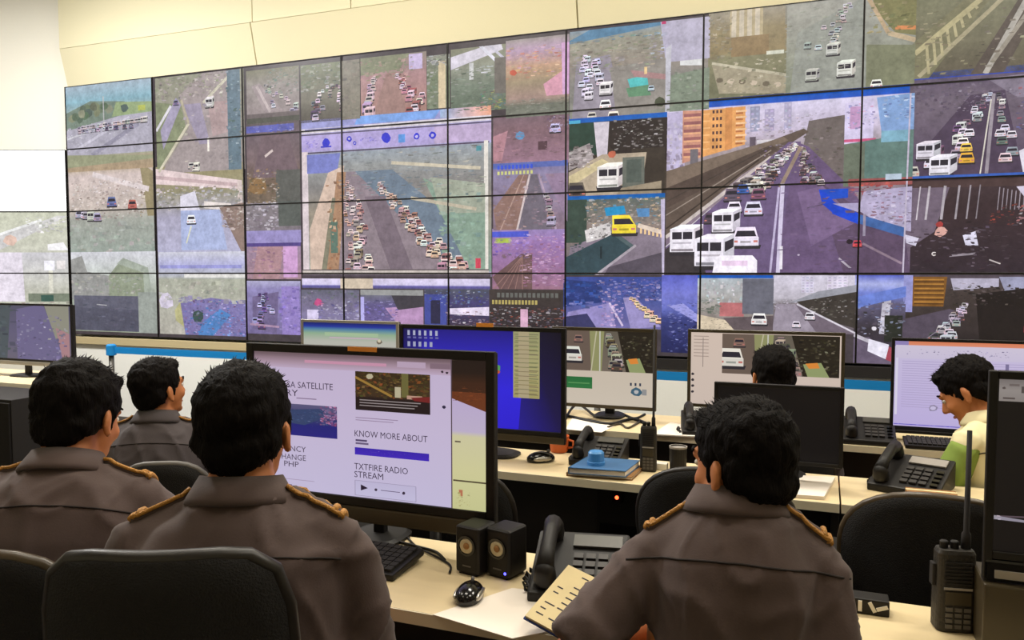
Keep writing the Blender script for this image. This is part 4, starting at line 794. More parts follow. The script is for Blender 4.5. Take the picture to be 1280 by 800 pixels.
mtext(mn, 'ENCY', 358, 563, 7, 24, 'txt_dark'); mtext(mn, 'HANGE', 352, 573, 7, 30, 'txt_dark'); mtext(mn, 'PHP', 355, 582, 7, 18, 'txt_dark')
def sticker(m, px0, py0, px1, py1):
    a = on_y(px0, py0, m.y); b = on_y(px1, py1, m.y)
    tag(MB().box(a.x-m.ox, b.x-m.ox, m.f-.006, m.f-.0035, b.z-m.bz, a.z-m.bz).build('sticker', MATS['orange_tape'], m.t), 'orange sticker on the top edge')
sticker(mn, 436, 433, 472, 440)

# blue desktop monitor in the middle row
YM = 3.0
def pic_blue(m):
    v = m.win(497, 403, 707, 575); v.bg([(0, (36, 28, 116)), (.25, (48, 40, 190)), (.5, (52, 40, 226)), (.8, (50, 36, 216)), (1, (44, 30, 160))])
    v.p([(.78, 0), (1, 0), (1, 1), (.72, 1)], [(30, 26, 40), (26, 22, 26), (36, 28, 70), (44, 34, 160)]); v.p([(0, 0), (.2, 0), (.1, .4), (0, .4)], [(26, 22, 50), (36, 28, 120), (44, 36, 180), (30, 26, 90)])
    for k in range(6): v.r(.06+k*.035, .06, .075+k*.035, .1, (176, 180, 206)); v.r(.06+k*.035, .11, .08+k*.035, .125, (110, 110, 170))
    for k in range(5): v.r(.06+k*.035, .15, .077+k*.035, .19, (166, 170, 200))
    w_ = m.win(641, 414, 674, 499); w_.bg([(0, (160, 160, 116)), (.5, (176, 170, 120)), (1, (170, 160, 104))])
    for k in range(16): w_.r(.05, .04+k*.06, .95, .052+k*.06, jit((120, 116, 90), 8))
    w_.r(.2, 0, .6, 1, (180, 166, 132)); 
    for k in range(14): w_.r(.08, .07+k*.066, .9, .08+k*.066, jit((130, 124, 90), 8))
    v = m.win(612, 452, 628, 474); v.blob(.4, .4, .5, (90, 160, 90)); v.blob(.6, .6, .2, (200, 90, 50))
    v = m.win(500, 527, 704, 549); v.bg([(0, (60, 60, 206)), (.4, (74, 84, 190)), (.6, (36, 30, 70)), (1, (30, 24, 40))])
p0 = on_y(499, 405, YM); p1 = on_y(707, 410, YM); pb = on_y(700, 556, YM)
mb_ = monitor(p0.x, p1.x, pb.z, p0.z, YM, 'black monitor showing a bright blue desktop, middle row', b=.018, chin=.03, chin_m='bezel_brown', picture=pic_blue, stand_y=.07, base_w=.3)
sticker(mb_, 596, 403.5, 617, 409)

# switched-off monitor in the middle row
p0 = on_y(893, 477, 3.0); p1 = on_y(1056, 482, 3.0); pb = on_y(1040, 585, 3.0)
monitor(p0.x, p1.x, pb.z, p0.z, 3.0, 'switched-off black monitor before the seated man at the back', b=.014, stand_y=.13, mat_='screen_pc', fill=(20, 17, 17), base_w=.2)

# dark monitor cropped by the right edge
YR = 1.80
def pic_right(m):
    v = m.win(1250, 474, 1300, 504); v.bg([(0, (120, 112, 110)), (.5, (150, 142, 138)), (1, (140, 132, 128))]); v.blob(.12, .4, .05, (90, 80, 78)); v.r(.25, .2, .5, .3, (110, 100, 98)); v.r(.1, .82, .4, .9, (90, 80, 78)); v.r(.55, .3, .62, .6, (84, 76, 74))
    v = m.win(1237, 640, 1300, 657); v.p([(0, .4), (1, .1), (1, .3), (.3, .5)], (90, 76, 84)); v.p([(.0, .35), (.25, .45), (1, .75), (1, .95), (0, .8)], (150, 144, 158)); v.speck(0, .35, .25, .8, 10, [(190, 180, 190)], .1)
p0 = on_y(1237, 463, YR); pb = on_y(1228, 712, YR)
monitor(p0.x, p0.x+.62, pb.z-.02, p0.z, YR, 'dark monitor at the right edge behind the handheld radio', b=.016, chin=.045, chin_m='black_gloss', picture=pic_right, fill=(22, 18, 17), base=False)
tr = [o for o in bpy.data.objects if o.name.startswith('monitor') and o.get('label', '').startswith('dark monitor')][0]
w_ = .62
MB().box(-.31, .31, -.07, .07, 0, pb.z-.022-TOP).build('stand_base', MATS['bezel_brown'], tr, bev=.004)
MB().box(-.29, -.12, -.0575, -.054, pb.z-TOP-.012, pb.z-TOP+.004).build('name_plate', MATS['label_grey'], tr)

# monitors of the back row
YB = 3.96
def pic_cctv(m, x0, y0, x1, y1, white_x):
    v = m.win(x0, y0, x1, y1); v.bg([(0, (104, 96, 84)), (1, (120, 108, 96))])
    v.p([(.0, 0), (.35, 0), (.3, 1), (0, 1)], (110, 94, 84)); v.p([(.28, 0), (.45, 0), (.42, 1), (.3, 1)], (150, 150, 104)); v.line(.36, 0, .3, 1, .03, (196, 190, 160)); v.line(.4, 0, .4, 1, .03, (206, 204, 196)); v.p([(.6, 0), (1, 0), (1, 1), (.7, 1)], (44, 38, 30)); v.lane(.5, .1, .6, .9, 16, .07, .12, [(150, 140, 120), (90, 80, 70), (180, 174, 160)], .06, k=1); v.speck(.65, .1, 1, .9, 50, [(60, 56, 40), (90, 84, 60), (34, 30, 24), (150, 144, 120)], .06); v.car(.08, .58, .22, (226, 220, 210)); v.car(.15, .2, .1, (140, 110, 100)); v.p([(.7, .7), (.85, .65), (.92, 1), (.74, 1)], (150, 160, 110)); v.p([(.72, .68), (.82, .65), (.84, .78), (.75, .8)], (226, 140, 60))
def pic_c1(m):
    v = m.win(690, 408, 825, 515); v.bg([(0, (206, 190, 170)), (1, (212, 200, 184))]); pic_cctv(m, 707, 412, 816, 467, 0)
    v = m.win(707, 470, 740, 486); v.bg([(0, (40, 110, 60)), (1, (50, 120, 66))]); v.r(.1, .5, .9, .6, (90, 150, 90))
    v = m.win(785, 476, 808, 502); v.blob(.45, .55, .32, (66, 100, 120)); v.blob(.45, .55, .16, (190, 190, 190)); v.r(.1, .1, .2, .25, (50, 60, 80)); v.r(.35, .1, .45, .25, (50, 60, 80)); v.r(.6, .1, .7, .25, (50, 60, 80)); v.r(.75, .4, 1, .7, (150, 150, 150))
p0 = on_y(690, 408, YB); p1 = on_y(821, 411, YB); pb = on_y(780, 512, YB)
monitor(p0.x, p1.x, pb.z, p0.z, YB, 'back row monitor showing street traffic above a cream desktop with round logo', bez='bezel_brown', b=.018, picture=pic_c1, base_w=.16, stand_y=.15)
def pic_c2(m):
    v = m.win(860, 412, 1055, 515); v.bg([(0, (220, 200, 186)), (1, (214, 196, 184))]); 
    for k in range(7): v.r(.04, .08+k*.045, .14, .09+k*.045, (170, 150, 140))
    for k in range(4): v.blob(.035, .6+k*.08, .012, (60, 54, 60))
    v.r(.1, .1, .105, .5, (150, 136, 130)); pic_cctv(m, 903, 417, 1049, 473, 0)
p0 = on_y(860, 411, 4.02); p1 = on_y(1057, 415, 4.02); pb = on_y(950, 513, 4.02)
monitor(p0.x, p1.x, pb.z, p0.z, 4.02, 'back row monitor with street traffic, behind the head of the seated man', bez='bezel_brown', b=.016, picture=pic_c2, base_w=.22, stand_y=.08)
def pic_l(m):
    v = m.win(376, 400, 498, 478); v.bg([(0, (20, 22, 60)), (.1, (40, 56, 160)), (.15, (90, 140, 170)), (.22, (150, 180, 150)), (.35, (190, 190, 180)), (1, (206, 204, 190))]); v.r(.25, .2, .8, .26, (170, 196, 160)); v.r(.3, .28, .8, .3, (206, 180, 196)); v.blob(.81, .34, .03, (120, 110, 96)); v.blob(.81, .32, .02, (216, 206, 180))
p0 = on_y(376, 399, YB); p1 = on_y(498, 402, YB)
monitor(p0.x, p1.x, p0.z-.40, p0.z, YB, 'silver framed monitor with a pale desktop behind the webpage monitor', bez='bezel_silver', b=.016, picture=pic_l, base_w=.2, stand_y=.08)
def pic_doc(m):
    v = m.win(1115, 425, 1330, 545); v.bg([(0, (206, 196, 226)), (.3, (206, 194, 230)), (1, (196, 182, 230))])
    v = m.win(1116, 425, 1330, 439); v.bg([(0, (226, 130, 90)), (1, (230, 150, 120))]); v.r(0, 0, .1, 1, (150, 136, 190))
    v = m.win(1120, 431, 1330, 455); v.bg([(0, (216, 206, 226)), (1, (210, 200, 226))]); v.speck(.05, .3, .9, .7, 34, [(90, 80, 130), (150, 140, 190), (120, 110, 150)], .02)
    v = m.win(1120, 447, 1330, 530); v.r(0, 0, .015, 1, (226, 220, 240))
    for k in range(20): v.r(.04, .05+k*.042, rng.uniform(.5, .95), .062+k*.042, (184, 170, 212))
    v.r(.66, .05, .68, .2, (130, 120, 160)); v.blob(.24, .86, .03, (150, 140, 170)); v.blob(.24, .86, .02, (206, 196, 230))
    v = m.win(1117, 530, 1330, 542); v.bg([(0, (130, 110, 216)), (.5, (120, 110, 214)), (1, (90, 74, 180))]); v.speck(0, .1, 1, .8, 20, [(150, 150, 226), (90, 76, 190)], .03)
p0 = on_y(1115, 422, YB); pb = on_y(1200, 546, YB)
monitor(p0.x, p0.x+.80, pb.z, p0.z, YB, 'monitor showing a lavender document, beside the man in green and cream', b=.014, picture=pic_doc, base_w=.25, stand_y=.09)
def pic_left(m):
    v = m.win(-45, 378, 90, 455); v.bg([(0, (90, 88, 108)), (.5, (104, 98, 126)), (1, (110, 104, 120))]); v.p([(0, 0), (.45, 0), (.4, 1), (0, 1)], (84, 92, 98)); v.p([(.5, .1), (.75, 0), (.95, 1), (.5, 1)], (116, 108, 146)); v.p([(.76, .02), (.98, .02), (.98, .6), (.86, .6)], (150, 148, 134)); v.p([(.86, .4), (.98, .5), (.98, 1), (.92, 1)], (176, 134, 140)); v.speck(.5, .2, .95, 1, 50, [(130, 120, 166), (190, 184, 206), (96, 90, 120)], .05); v.speck(0, 0, .5, 1, 30, [(84, 94, 100), (70, 76, 88)], .1)
p0 = on_y(-45, 378, 4.1); p1 = on_y(89, 380, 4.1); pb = on_y(60, 458, 4.1)
monitor(p0.x, p1.x, pb.z, p0.z, 4.1, 'monitor at the far left desk showing a purple-grey street', bez='black_plastic', b=.014, chin=.03, chin_m='bezel_silver', picture=pic_left, base_w=.24, stand_y=.08)

# ------------------------------------------------------------------ belt barrier in front of the wall
YS = 5.0
p0 = on_y(139, 437, YS); p1 = on_y(1090, 483.5, YS)
zb = p0.z
xs = [p0.x, p0.x+2.1, p0.x+4.2, p0.x+6.3]
for i, x in enumerate(xs):
    t = empty('barrier_post', (x, YS, 0))
    tag(t, ['belt barrier post at the left end, blue head, before the white wall', 'belt barrier post hidden behind the webpage monitor', 'belt barrier post behind the back row monitors', 'belt barrier post at the right end of the blue belt'][i], 'barrier post', 'belt barrier posts')
    MB().lathe([(.16, 0), (.16, .012), (.05, .03), (.025, .04)], 28).build('base', MATS['post_grey'], t, smooth=False)
    MB().lathe([(.021, .03), (.021, zb-.05)], 16).build('pole', MATS['post_grey'], t, smooth=True)
    MB().lathe([(.022, zb-.05), (.04, zb-.045), (.04, zb+.035), (.03, zb+.045)], 20).build('head', MATS['blue_belt'], t, smooth=False)
for i, (a, b) in enumerate(zip(xs, xs[1:])):
    o = MB().box(a+.041, b-.041, YS-.002, YS+.002, zb-.03, zb+.025).build('barrier_belt', MATS['blue_belt'])
    tag(o, ['blue barrier belt stretched before the white wall at the left', 'blue barrier belt mostly hidden behind the monitors', 'blue barrier belt glimpsed between the back row monitors at right'][i], 'barrier belt', 'blue barrier belts')

# ------------------------------------------------------------------ chairs
def chair(x, y, rz, top, label, wd=.44, seat=.47, sq=3.0, arms=True, rim='chair_plastic', tilt=.10, seat_d=.44):
    t = empty('office_chair', (x, y, 0), rz); tag(t, label, 'chair', 'office chairs')
    MB().lathe([(.03, .10), (.03, .28), (.02, .28), (.02, seat-.05)], 14).build('column', MATS['chair_plastic'], t, smooth=False)
    arm = MB().add([(0, -.035, .085), (.30, -.018, .065), (.30, .018, .065), (0, .035, .085), (0, -.035, .13), (.30, -.018, .085), (.30, .018, .085), (0, .035, .13)],
                   [(0,3,2,1),(4,5,6,7),(0,1,5,4),(1,2,6,5),(2,3,7,6),(3,0,4,7)])
    for k in range(5):
        o = arm.build('base_arm', MATS['chair_plastic'], t) if k == 0 else ob0.copy()
        if k == 0: ob0 = o
        else: C.objects.link(o); o.parent = t
        o.rotation_euler = (0, 0, 2*PI*k/5+.3)
        a = 2*PI*k/5+.3
        M = Matrix.Translation((.29*math.cos(a), .29*math.sin(a), .032)) @ Matrix.Rotation(a, 4, 'Z') @ Matrix.Rotation(PI/2, 4, 'X')
        MB().lathe([(.022, -.022), (.032, -.014), (.032, .014), (.022, .022)], 14, M).build('caster', MATS['black_plastic'], t)
    # seat cushion
    n = 32; vs = []; fs = []
    for z, k in ((seat-.06, .9), (seat-.035, 1.0), (seat-.01, .98), (seat, .86)):
        for i in range(n):
            a = 2*PI*i/n; cx = math.copysign(abs(math.cos(a))**.5, math.cos(a)); sy = math.copysign(abs(math.sin(a))**.5, math.sin(a))
            vs.append((wd*.52*k*cx, .02+seat_d*.5*k*sy, z))
    for j in range(3):
        for i in range(n): fs.append((j*n+i, j*n+(i+1) % n, (j+1)*n+(i+1) % n, (j+1)*n+i))
    fs += [tuple(reversed(range(n))), tuple(range(3*n, 4*n))]
    mesh_obj('seat', vs, fs, MATS['chair_mesh'], t, True)
    # curved backrest with a rounded outline
    z0 = seat+.10; hz = (top-z0)/2; zc = z0+hz
    def bp(u, v_, off):         # u, v in -1..1
        yy = -seat_d*.5-.02 - tilt*(v_+1)*hz - .05*(1-u*u) + off
        return (wd*.5*u, yy, zc+hz*v_)
    nu, nv = 12, 10
    vs = []; idx = {}
    def inside(u, v_): return abs(u)**sq+abs(v_)**sq
    front = []; rings = 6; seg = 40
    for side, off in ((0, .0), (1, .028)):
        base = len(vs); vs.append(bp(0, 0, off))
        for r_ in range(1, rings+1):
            for i in range(seg):
                a = 2*PI*i/seg; c, s_ = math.cos(a), math.sin(a)
                q = (abs(c)**sq+abs(s_)**sq)**(-1/sq)*r_/rings
                vs.append(bp(c*q, s_*q, off))
        front.append(base)
    for side in (0, 1):
        b0 = front[side]
        for i in range(seg):
            tri = (b0, b0+1+i, b0+1+(i+1) % seg); fs_ = tri if side == 0 else tri[::-1]
            idx.setdefault('f', []).append(fs_)
        for r_ in range(rings-1):
            for i in range(seg):
                a = b0+1+r_*seg+i; b = b0+1+r_*seg+(i+1) % seg
                q = (a, a+seg, b+seg, b); idx['f'].append(q if side == 0 else q[::-1])
    e0 = front[0]+1+(rings-1)*seg; e1 = front[1]+1+(rings-1)*seg
    for i in range(seg): idx['f'].append((e0+i, e1+i, e1+(i+1) % seg, e0+(i+1) % seg))
    mesh_obj('backrest', vs, idx['f'], MATS['chair_mesh'], t, True)
    pts = []
    for i in range(seg+1):
        a = 2*PI*i/seg; c, s_ = math.cos(a), math.sin(a); q = (abs(c)**sq+abs(s_)**sq)**(-1/sq)
        pts.append(bp(c*q, s_*q, .014))
    MB().tube(pts, .012, 8, False).build('back_rim', MATS[rim], t, smooth=True)
    yb = -seat_d*.5-.07
    MB().tube([(0, 0, seat-.06), (0, -seat_d*.45, seat-.05), (0, yb-.03, seat+.02), (0, yb-tilt*hz-.03, zc)], .018, 10).build('back_support', MATS['chair_plastic'], t, smooth=True)
    if arms:
        for s_ in (-1, 1):
            xx = s_*(wd*.5+.035)
            MB().tube([(s_*wd*.4, 0, seat-.05), (xx, 0, seat-.04), (xx, -.02, seat+.17)], .014, 8).build('armrest_post', MATS['chair_plastic'], t, smooth=True)
            MB().box(xx-.025, xx+.025, -.14, .12, seat+.17, seat+.195).build('armrest', MATS['chair_plastic'], t, bev=.01)
    return t

# ------------------------------------------------------------------ things on the desks
def keyboard(x, y, z, rz, label, wd=.44, dp=.15):
    t = empty('keyboard', (x, y, z), rz); tag(t, label, 'keyboard', 'keyboards')
    M = Matrix.Rotation(.10, 4, 'X')
    MB().box(-wd/2, wd/2, -dp/2, dp/2, 0.008, .026, M).build('case', MATS['black_plastic'], t, bev=.005)
    k = MB()
    for r in range(6):
        for c in range(20):
            a = -wd/2+.012+c*(wd-.024)/20; b = -dp/2+.012+r*(dp-.024)/6
            k.box(a+.0015, a+(wd-.024)/20-.0015, b+.0015, b+(dp-.024)/6-.0015, .026, .033, M)
    tag(k.build('keys', MATS['black_matte'], t), kind='stuff')
    MB().box(-wd/2+.02, wd/2-.02, dp/2-.02, dp/2-.008, 0, .02).build('foot', MATS['black_plastic'], t)
    return t
def mouse(x, y, z, rz, label, k=1.0):
    t = empty('computer_mouse', (x, y, z), rz); tag(t, label, 'mouse', 'computer mice')
    b = MB().ell((0, 0, .012), (.031*k, .052*k, .026*k), None, 20, 12)
    for p in b.v: p.z = max(p.z, .001)
    b.build('body', MATS['black_gloss'], t, smooth=True)
    for s in (-1, 1):
        MB().ell((s*.026*k, -.002, .016), (.006*k, .034*k, .009*k), None, 12, 8).build('side_grip', MATS['silver'], t, smooth=True)
    M = Matrix.Translation((0, .028*k, .035*k)) @ Matrix.Rotation(PI/2, 4, 'Y')
    MB().lathe([(.006, -.003), (.008, 0), (.006, .003)], 12, M).build('wheel', MATS['grey_plastic'], t)
def speaker(x, y, rz, label, led=False):
    t = empty('desktop_speaker', (x, y, TOP), rz); tag(t, label, 'speaker', 'pair of small desktop speakers'); t.scale = (.9, .9, .86)
    MB().box(-.041, .041, -.045, .045, 0.004, .145).build('cabinet', MATS['black_plastic'], t, bev=.012, bseg=3)
    MB().box(-.03, .03, -.04, .04, 0, .005).build('foot', MATS['black_matte'], t)
    M = Matrix.Translation((0, -.045, .088)) @ Matrix.Rotation(PI/2, 4, 'X')
    MB().lathe([(.030, -.001), (.030, .004), (.024, .004), (.024, -.0005)], 24, M).build('surround', MATS['black_gloss'], t)
    MB().lathe([(.023, 0), (.021, .004), (.012, .0015), (.003, .0012)], 24, M).build('cone', MATS['cone_cream'], t, smooth=True)
    MB().ell((0, -.0475, .088), (.010, .005, .010), None, 14, 8).build('dust_cap', MATS['brown_card'], t, smooth=True)
    MB().box(-.014, .014, -.0462, -.0448, .026, .03).build('maker_mark', MATS['grey_plastic'], t)
    if led: MB().ell((.027, -.0455, .02), (.004, .003, .004), None, 10, 6).build('power_light', MATS['led_blue'], t, smooth=True)
mat('key_dark', (40, 36, 34), 0.5)
mat('display_dim', (70, 68, 62), 0.4)
def telephone(x, y, z, rz, label, k=1.0, disp='display_dim'):
    t = empty('desk_telephone', (x, y, z), rz); tag(t, label, 'telephone', 'black desk telephones'); t.scale = (k, k, k)
    b = MB().add([(-.10, -.10, 0), (.10, -.10, 0), (.10, .10, 0), (-.10, .10, 0), (-.10, -.10, .022), (.10, -.10, .022), (.10, .10, .085), (-.10, .10, .085)],
                 [(0,3,2,1),(4,5,6,7),(0,1,5,4),(1,2,6,5),(2,3,7,6),(3,0,4,7)])
    b.build('base', MATS['black_plastic'], t, bev=.006)
    S = Matrix.Translation((0, 0, .0535)) @ Matrix.Rotation(math.atan2(.063, .2), 4, 'X')
    MB().tube([S @ Vector((-.066, -.075, .035)), S @ Vector((-.066, -.03, .045)), S @ Vector((-.066, .04, .045)), S @ Vector((-.066, .082, .035))], [.02, .016, .016, .02], 10).build('handset', MATS['black_plastic'], t, smooth=True)
    for yy in (-.075, .08): MB().cap(S @ Vector((-.066, yy, .012)), S @ Vector((-.066, yy, .03)), .024, .022).build('handset_cup', MATS['black_plastic'], t, smooth=True)
    MB().box(-.02, .085, .045, .085, .002, .007, S).build('display', MATS[disp], t)
    for r in range(4):
        for c in range(3):
            q = MB().box(-.015+c*.026, .005+c*.026, -.075+r*.026, -.058+r*.026, .001, .008, S)
            q.build('key', MATS['key_dark'], t)
    for r in range(4): MB().box(.068, .088, -.075+r*.026, -.062+r*.026, .001, .007, S).build('key', MATS['black_gloss'], t)
    pts = [Vector((-.104-.006*math.sin(i*1.3)-.012*math.sin(i/24*PI), -.06+.006*math.cos(i*1.3)+i*.005, .010+.006*math.sin(i*1.3+1))) for i in range(24)]
    MB().tube(pts, .003, 6).build('cord', MATS['black_plastic'], t, smooth=True)
    return t
def two_way_radio(x, y, rz, label, k=1.0, ant=.17, kz=1.0):
    t = empty('two_way_radio', (x, y, TOP), rz); tag(t, label, 'radio', 'handheld radios'); t.scale = (k, k, k*kz)
    n = 24; vs = []; fs = []
    prof = [(0, .92, .92), (.004, 1.0, 1.0), (.055, 1.0, 1.0), (.12, .98, .92), (.158, .96, .85), (.165, .88, .75)]
    for z, a, b in prof:
        for i in range(n):
            an = 2*PI*i/n
            vs.append((.030*a*math.copysign(abs(math.cos(an))**.45, math.cos(an)), .020*b*math.copysign(abs(math.sin(an))**.45, math.sin(an)), z))
    for j in range(len(prof)-1):
        for i in range(n): fs.append((j*n+i, j*n+(i+1) % n, (j+1)*n+(i+1) % n, (j+1)*n+i))
    fs += [tuple(reversed(range(n))), tuple(range((len(prof)-1)*n, len(prof)*n))]
    mesh_obj('body', vs, fs, MATS['radio_black'], t)
    for i in range(7): MB().box(-.02, .02, -.0205, -.019, .098+i*.007, .1015+i*.007).build('grille_bar', MATS['black_matte'], t)
    MB().box(-.021, .021, -.0212, -.0195, .088, .0925).build('trim_line', MATS['label_grey'], t)
    MB().box(-.019, .019, -.022, -.0195, .058, .084).build('display', MATS['bezel_brown'], t)
    for r in range(4):
        for c in range(3): MB().box(-.018+c*.0135, -.008+c*.0135, -.0222, -.0198, .010+r*.0115, .018+r*.0115).build('key', MATS['grey_plastic'], t)
    MB().box(-.035, -.029, -.008, .008, .09, .135).build('talk_button', MATS['black_matte'], t, bev=.002)
    MB().lathe([(.0075, .163), (.007, .195), (.0045, .20), (.0038, .165+ant)], 12, Matrix.Translation((.017, .002, 0))).build('antenna', MATS['black_matte'], t, smooth=True)
    for xx in (-.016, .0): MB().lathe([(.0065, .163), (.0065, .178), (.005, .18)], 12, Matrix.Translation((xx, .002, 0))).build('knob', MATS['black_plastic'], t)
    MB().box(-.012, .012, .02, .028, .05, .14).build('belt_clip', MATS['black_matte'], t, bev=.002)
def flat_sheet(px, z, thick, name, label, cat, m, group=None):      # a flat piece whose corners are given by photo pixels on the height z
    pts = [on_z(x, y, z) for x, y in px]; n = len(pts)
    c = sum(pts, Vector())/n
    v = [(p.x-c.x, p.y-c.y, 0) for p in pts]+[(p.x-c.x, p.y-c.y, thick) for p in pts]
    ar = sum(v[i-1][0]*v[i][1]-v[i][0]*v[i-1][1] for i in range(n))
    f = [tuple(reversed(range(n))), tuple(range(n, 2*n))]+[(i, (i+1) % n, (i+1) % n+n, i+n) for i in range(n)]
    if ar < 0: f = [q[::-1] for q in f]
    return tag(mesh_obj(name, v, f, MATS[m], None, False, (c.x, c.y, z)), label, cat, group)

q = on_z(430, 707, TOP)
keyboard(-1.20, 1.775, TOP, -.03, 'black keyboard below the large webpage monitor', .46, .16)
mouse(-.755, 1.662, TOP, .15, 'black mouse with silver sides beside white paper, front desk', 1.05)
a = on_z(587, 720, TOP); speaker(a.x, a.y+.04, -.2, 'left one of the two small black desktop speakers')
a = on_z(626, 724, TOP); speaker(a.x, a.y+.04, -.25, 'right one of the two small black desktop speakers, blue light', True)
flat_sheet([(541, 769), (640, 736), (700, 742), (697, 788), (640, 799)], TOP+.0006, .002, 'paper_sheet', 'white paper sheet on the front desk beside the mouse', 'paper', 'paper', 'papers')
telephone(-.535, 1.83, TOP, .2, 'black desk telephone with many keys beside the open notebook', 1.15)
a = on_z(1192, 790, TOP); two_way_radio(a.x, a.y+.02, .2, 'handheld radio standing on the front desk at right', 1.32, .24, .80)
# small black block with white slips beside the man with the notebook
a = on_z(1078, 770, TOP); t = empty('cable_block', (a.x, a.y+.03, TOP)); tag(t, 'small black block with white slips, right of the man with notebook', 'adapter')
MB().box(-.055, .055, -.02, .03, 0, .035).build('body', MATS['black_plastic'], t, bev=.003)
for k, (xx, an) in enumerate(((-.047, .5), (-.005, 0), (.02, -.5), (.04, 1.2))):
    MB().box(-.004, .004, -.0225, -.019, -.012, .012, Matrix.Translation((xx, 0, .019)) @ Matrix.Rotation(an, 4, 'Y')).build('slip', MATS['white_plastic'], t)
# cables behind the front monitor
def cable(name, pts, label, r=.004, m='black_plastic'):
    P = [Vector(p) for p in pts]; out = []
    for i in range(len(P)-1):
        p0 = P[max(i-1, 0)]; p1 = P[i]; p2 = P[i+1]; p3 = P[min(i+2, len(P)-1)]
        for k in range(6):
            s = k/6; out.append(.5*((2*p1)+(p2-p0)*s+(2*p0-5*p1+4*p2-p3)*s*s+(3*p1-p0-3*p2+p3)*s**3))
    out.append(P[-1]); c = out[0].copy()
    return tag(MB().tube([p-c for p in out], r, 8).build(name, MATS[m], None, True, c), label, 'cable', 'loose cables')
z_ = TOP+.0045
cable('cable', [on_z(468, 668, z_), on_z(495, 676, z_), on_z(525, 684, z_), on_z(545, 690, z_), on_z(556, 700, z_)], 'black cable on the desk below the webpage monitor')
cable('cable', [on_z(510, 672, z_), on_z(522, 684, z_), on_z(560, 704, z_)+Vector((0, 0, 0)), on_z(562, 716, z_)], 'thin black cable running to the left speaker', .003)
# middle row
a = on_z(676, 577, TOP); mouse(a.x, a.y, TOP, -.9, 'black mouse on the middle desk beside the orange cup', 1.15)
a = on_z(697, 566, TOP); t = empty('cup', (a.x, a.y+.02, TOP)); tag(t, 'small orange cup beside the blue-screen monitor', 'cup')
MB().lathe([(.030, 0), (.036, .004), (.043, .07), (.040, .07), (.034, .008), (.001, .006)], 24).build('bowl', MATS['orange_plastic'], t, smooth=False)
MB().tube([(.04, 0, .055), (.062, 0, .05), (.062, 0, .025), (.038, 0, .02)], .005, 8).build('handle', MATS['orange_plastic'], t, smooth=True)
def book(px, z, th, label, cover):
    pts = [on_z(x, y, z) for x, y in px]
    c = sum(pts, Vector())/4; t = empty('book', (c.x, c.y, z)); tag(t, label, 'book', 'books on the middle desk')
    def slab4(k, z0, z1, nm, m, sh=0):
        v = [((p.x-c.x)*k, (p.y-c.y)*k, z0) for p in pts]+[((p.x-c.x)*k, (p.y-c.y)*k, z1) for p in pts]
        MB().add(v, [(0,3,2,1),(4,5,6,7),(0,1,5,4),(1,2,6,5),(2,3,7,6),(3,0,4,7)]).build(nm, MATS[m], t)
    slab4(1.0, 0, .003, 'back_cover', cover); slab4(.965, .003, th-.003, 'pages', 'paper'); slab4(1.0, th-.003, th, 'front_cover', cover)
    p = [pts[3], pts[0]]; 
    v = [((q.x-c.x)*1.003, (q.y-c.y)*1.003, zz) for zz in (0, th) for q in p]+[((q.x-c.x)*.965, (q.y-c.y)*.965, zz) for zz in (0, th) for q in p]
    MB().add(v, [(0,1,3,2),(4,6,7,5),(0,2,6,4),(1,5,7,3),(0,4,5,1),(2,3,7,6)]).build('spine', MATS[cover], t)
book([(708, 595), (790, 601), (806, 586), (732, 581)], TOP, .014, 'cream-edged book lying under the blue book', 'brown_card')
book([(710, 592), (782, 597), (800, 583), (733, 578)], TOP+.0142, .024, 'blue covered book on top of the pile on the middle desk', 'blue_cover')
a = on_z(745, 580, TOP+.04); t = empty('bottle_cap', (a.x, a.y, TOP+.0385)); tag(t, 'light blue round lid lying on the blue book', 'lid')
MB().lathe([(.030, 0), (.032, .004), (.030, .045), (.024, .052), (.001, .053)], 24).build('lid_body', MATS['blue_plastic'], t, smooth=False)
MB().lathe([(.034, .0), (.034, .012), (.031, .014)], 24).build('lid_rim', MATS['blue_plastic'], t)
a = on_z(809, 590, TOP); two_way_radio(a.x, a.y+.02, .1, 'handheld radio with long antenna on the middle desk beside the blue book', 1.05, .37)
telephone(-.83, 3.095, TOP, .0, 'black desk telephone behind the blue book, middle desk', 1.0)
telephone(.30, 3.10, TOP, -.35, 'black desk telephone with pale display on the middle desk, right', 1.15, 'label_grey')
flat_sheet([(972, 621), (1030, 625), (1044, 600), (985, 597)], TOP+.0006, .012, 'paper_pad', 'white paper pad below the switched-off monitor', 'paper', 'paper', 'papers')
a = on_z(1165, 632, TOP); t = empty('cardboard_box', (a.x, a.y+.03, TOP)); tag(t, 'small brown box beside the telephone, middle desk right', 'box')
MB().box(-.075, .075, -.03, .03, 0, .04).build('body', MATS['brown_card'], t, bev=.002)
MB().box(-.076, .076, -.008, .008, .0395, .0412).build('tape', MATS['paper_cream'], t)
a = on_z(1122, 630, TOP); t = empty('packet', (a.x, a.y, TOP)); tag(t, 'small crumpled green packet left of the brown box', 'packet')
b = MB().ell((0, 0, .016), (.04, .028, .018), None, 16, 8)
for p in b.v:
    k = 1+.18*mnoise.noise(p*60); p.x *= k; p.y *= k; p.z = max(.001, p.z)
b.build('wrapper', MATS['green_leaf'], t)
a = on_z(823, 586, TOP); tag(MB().box(-.035, .035, -.02, .02, 0, .025).build('memo_block', MATS['white_plastic'], None, loc=(a.x, a.y, TOP), bev=.002), 'small white memo block beside the handheld radio, middle desk', 'memo block')
a = on_z(836, 588, TOP); t = empty('pen_cup', (a.x+.03, a.y+.03, TOP)); tag(t, 'dark cup with pale rim on the middle desk', 'cup')
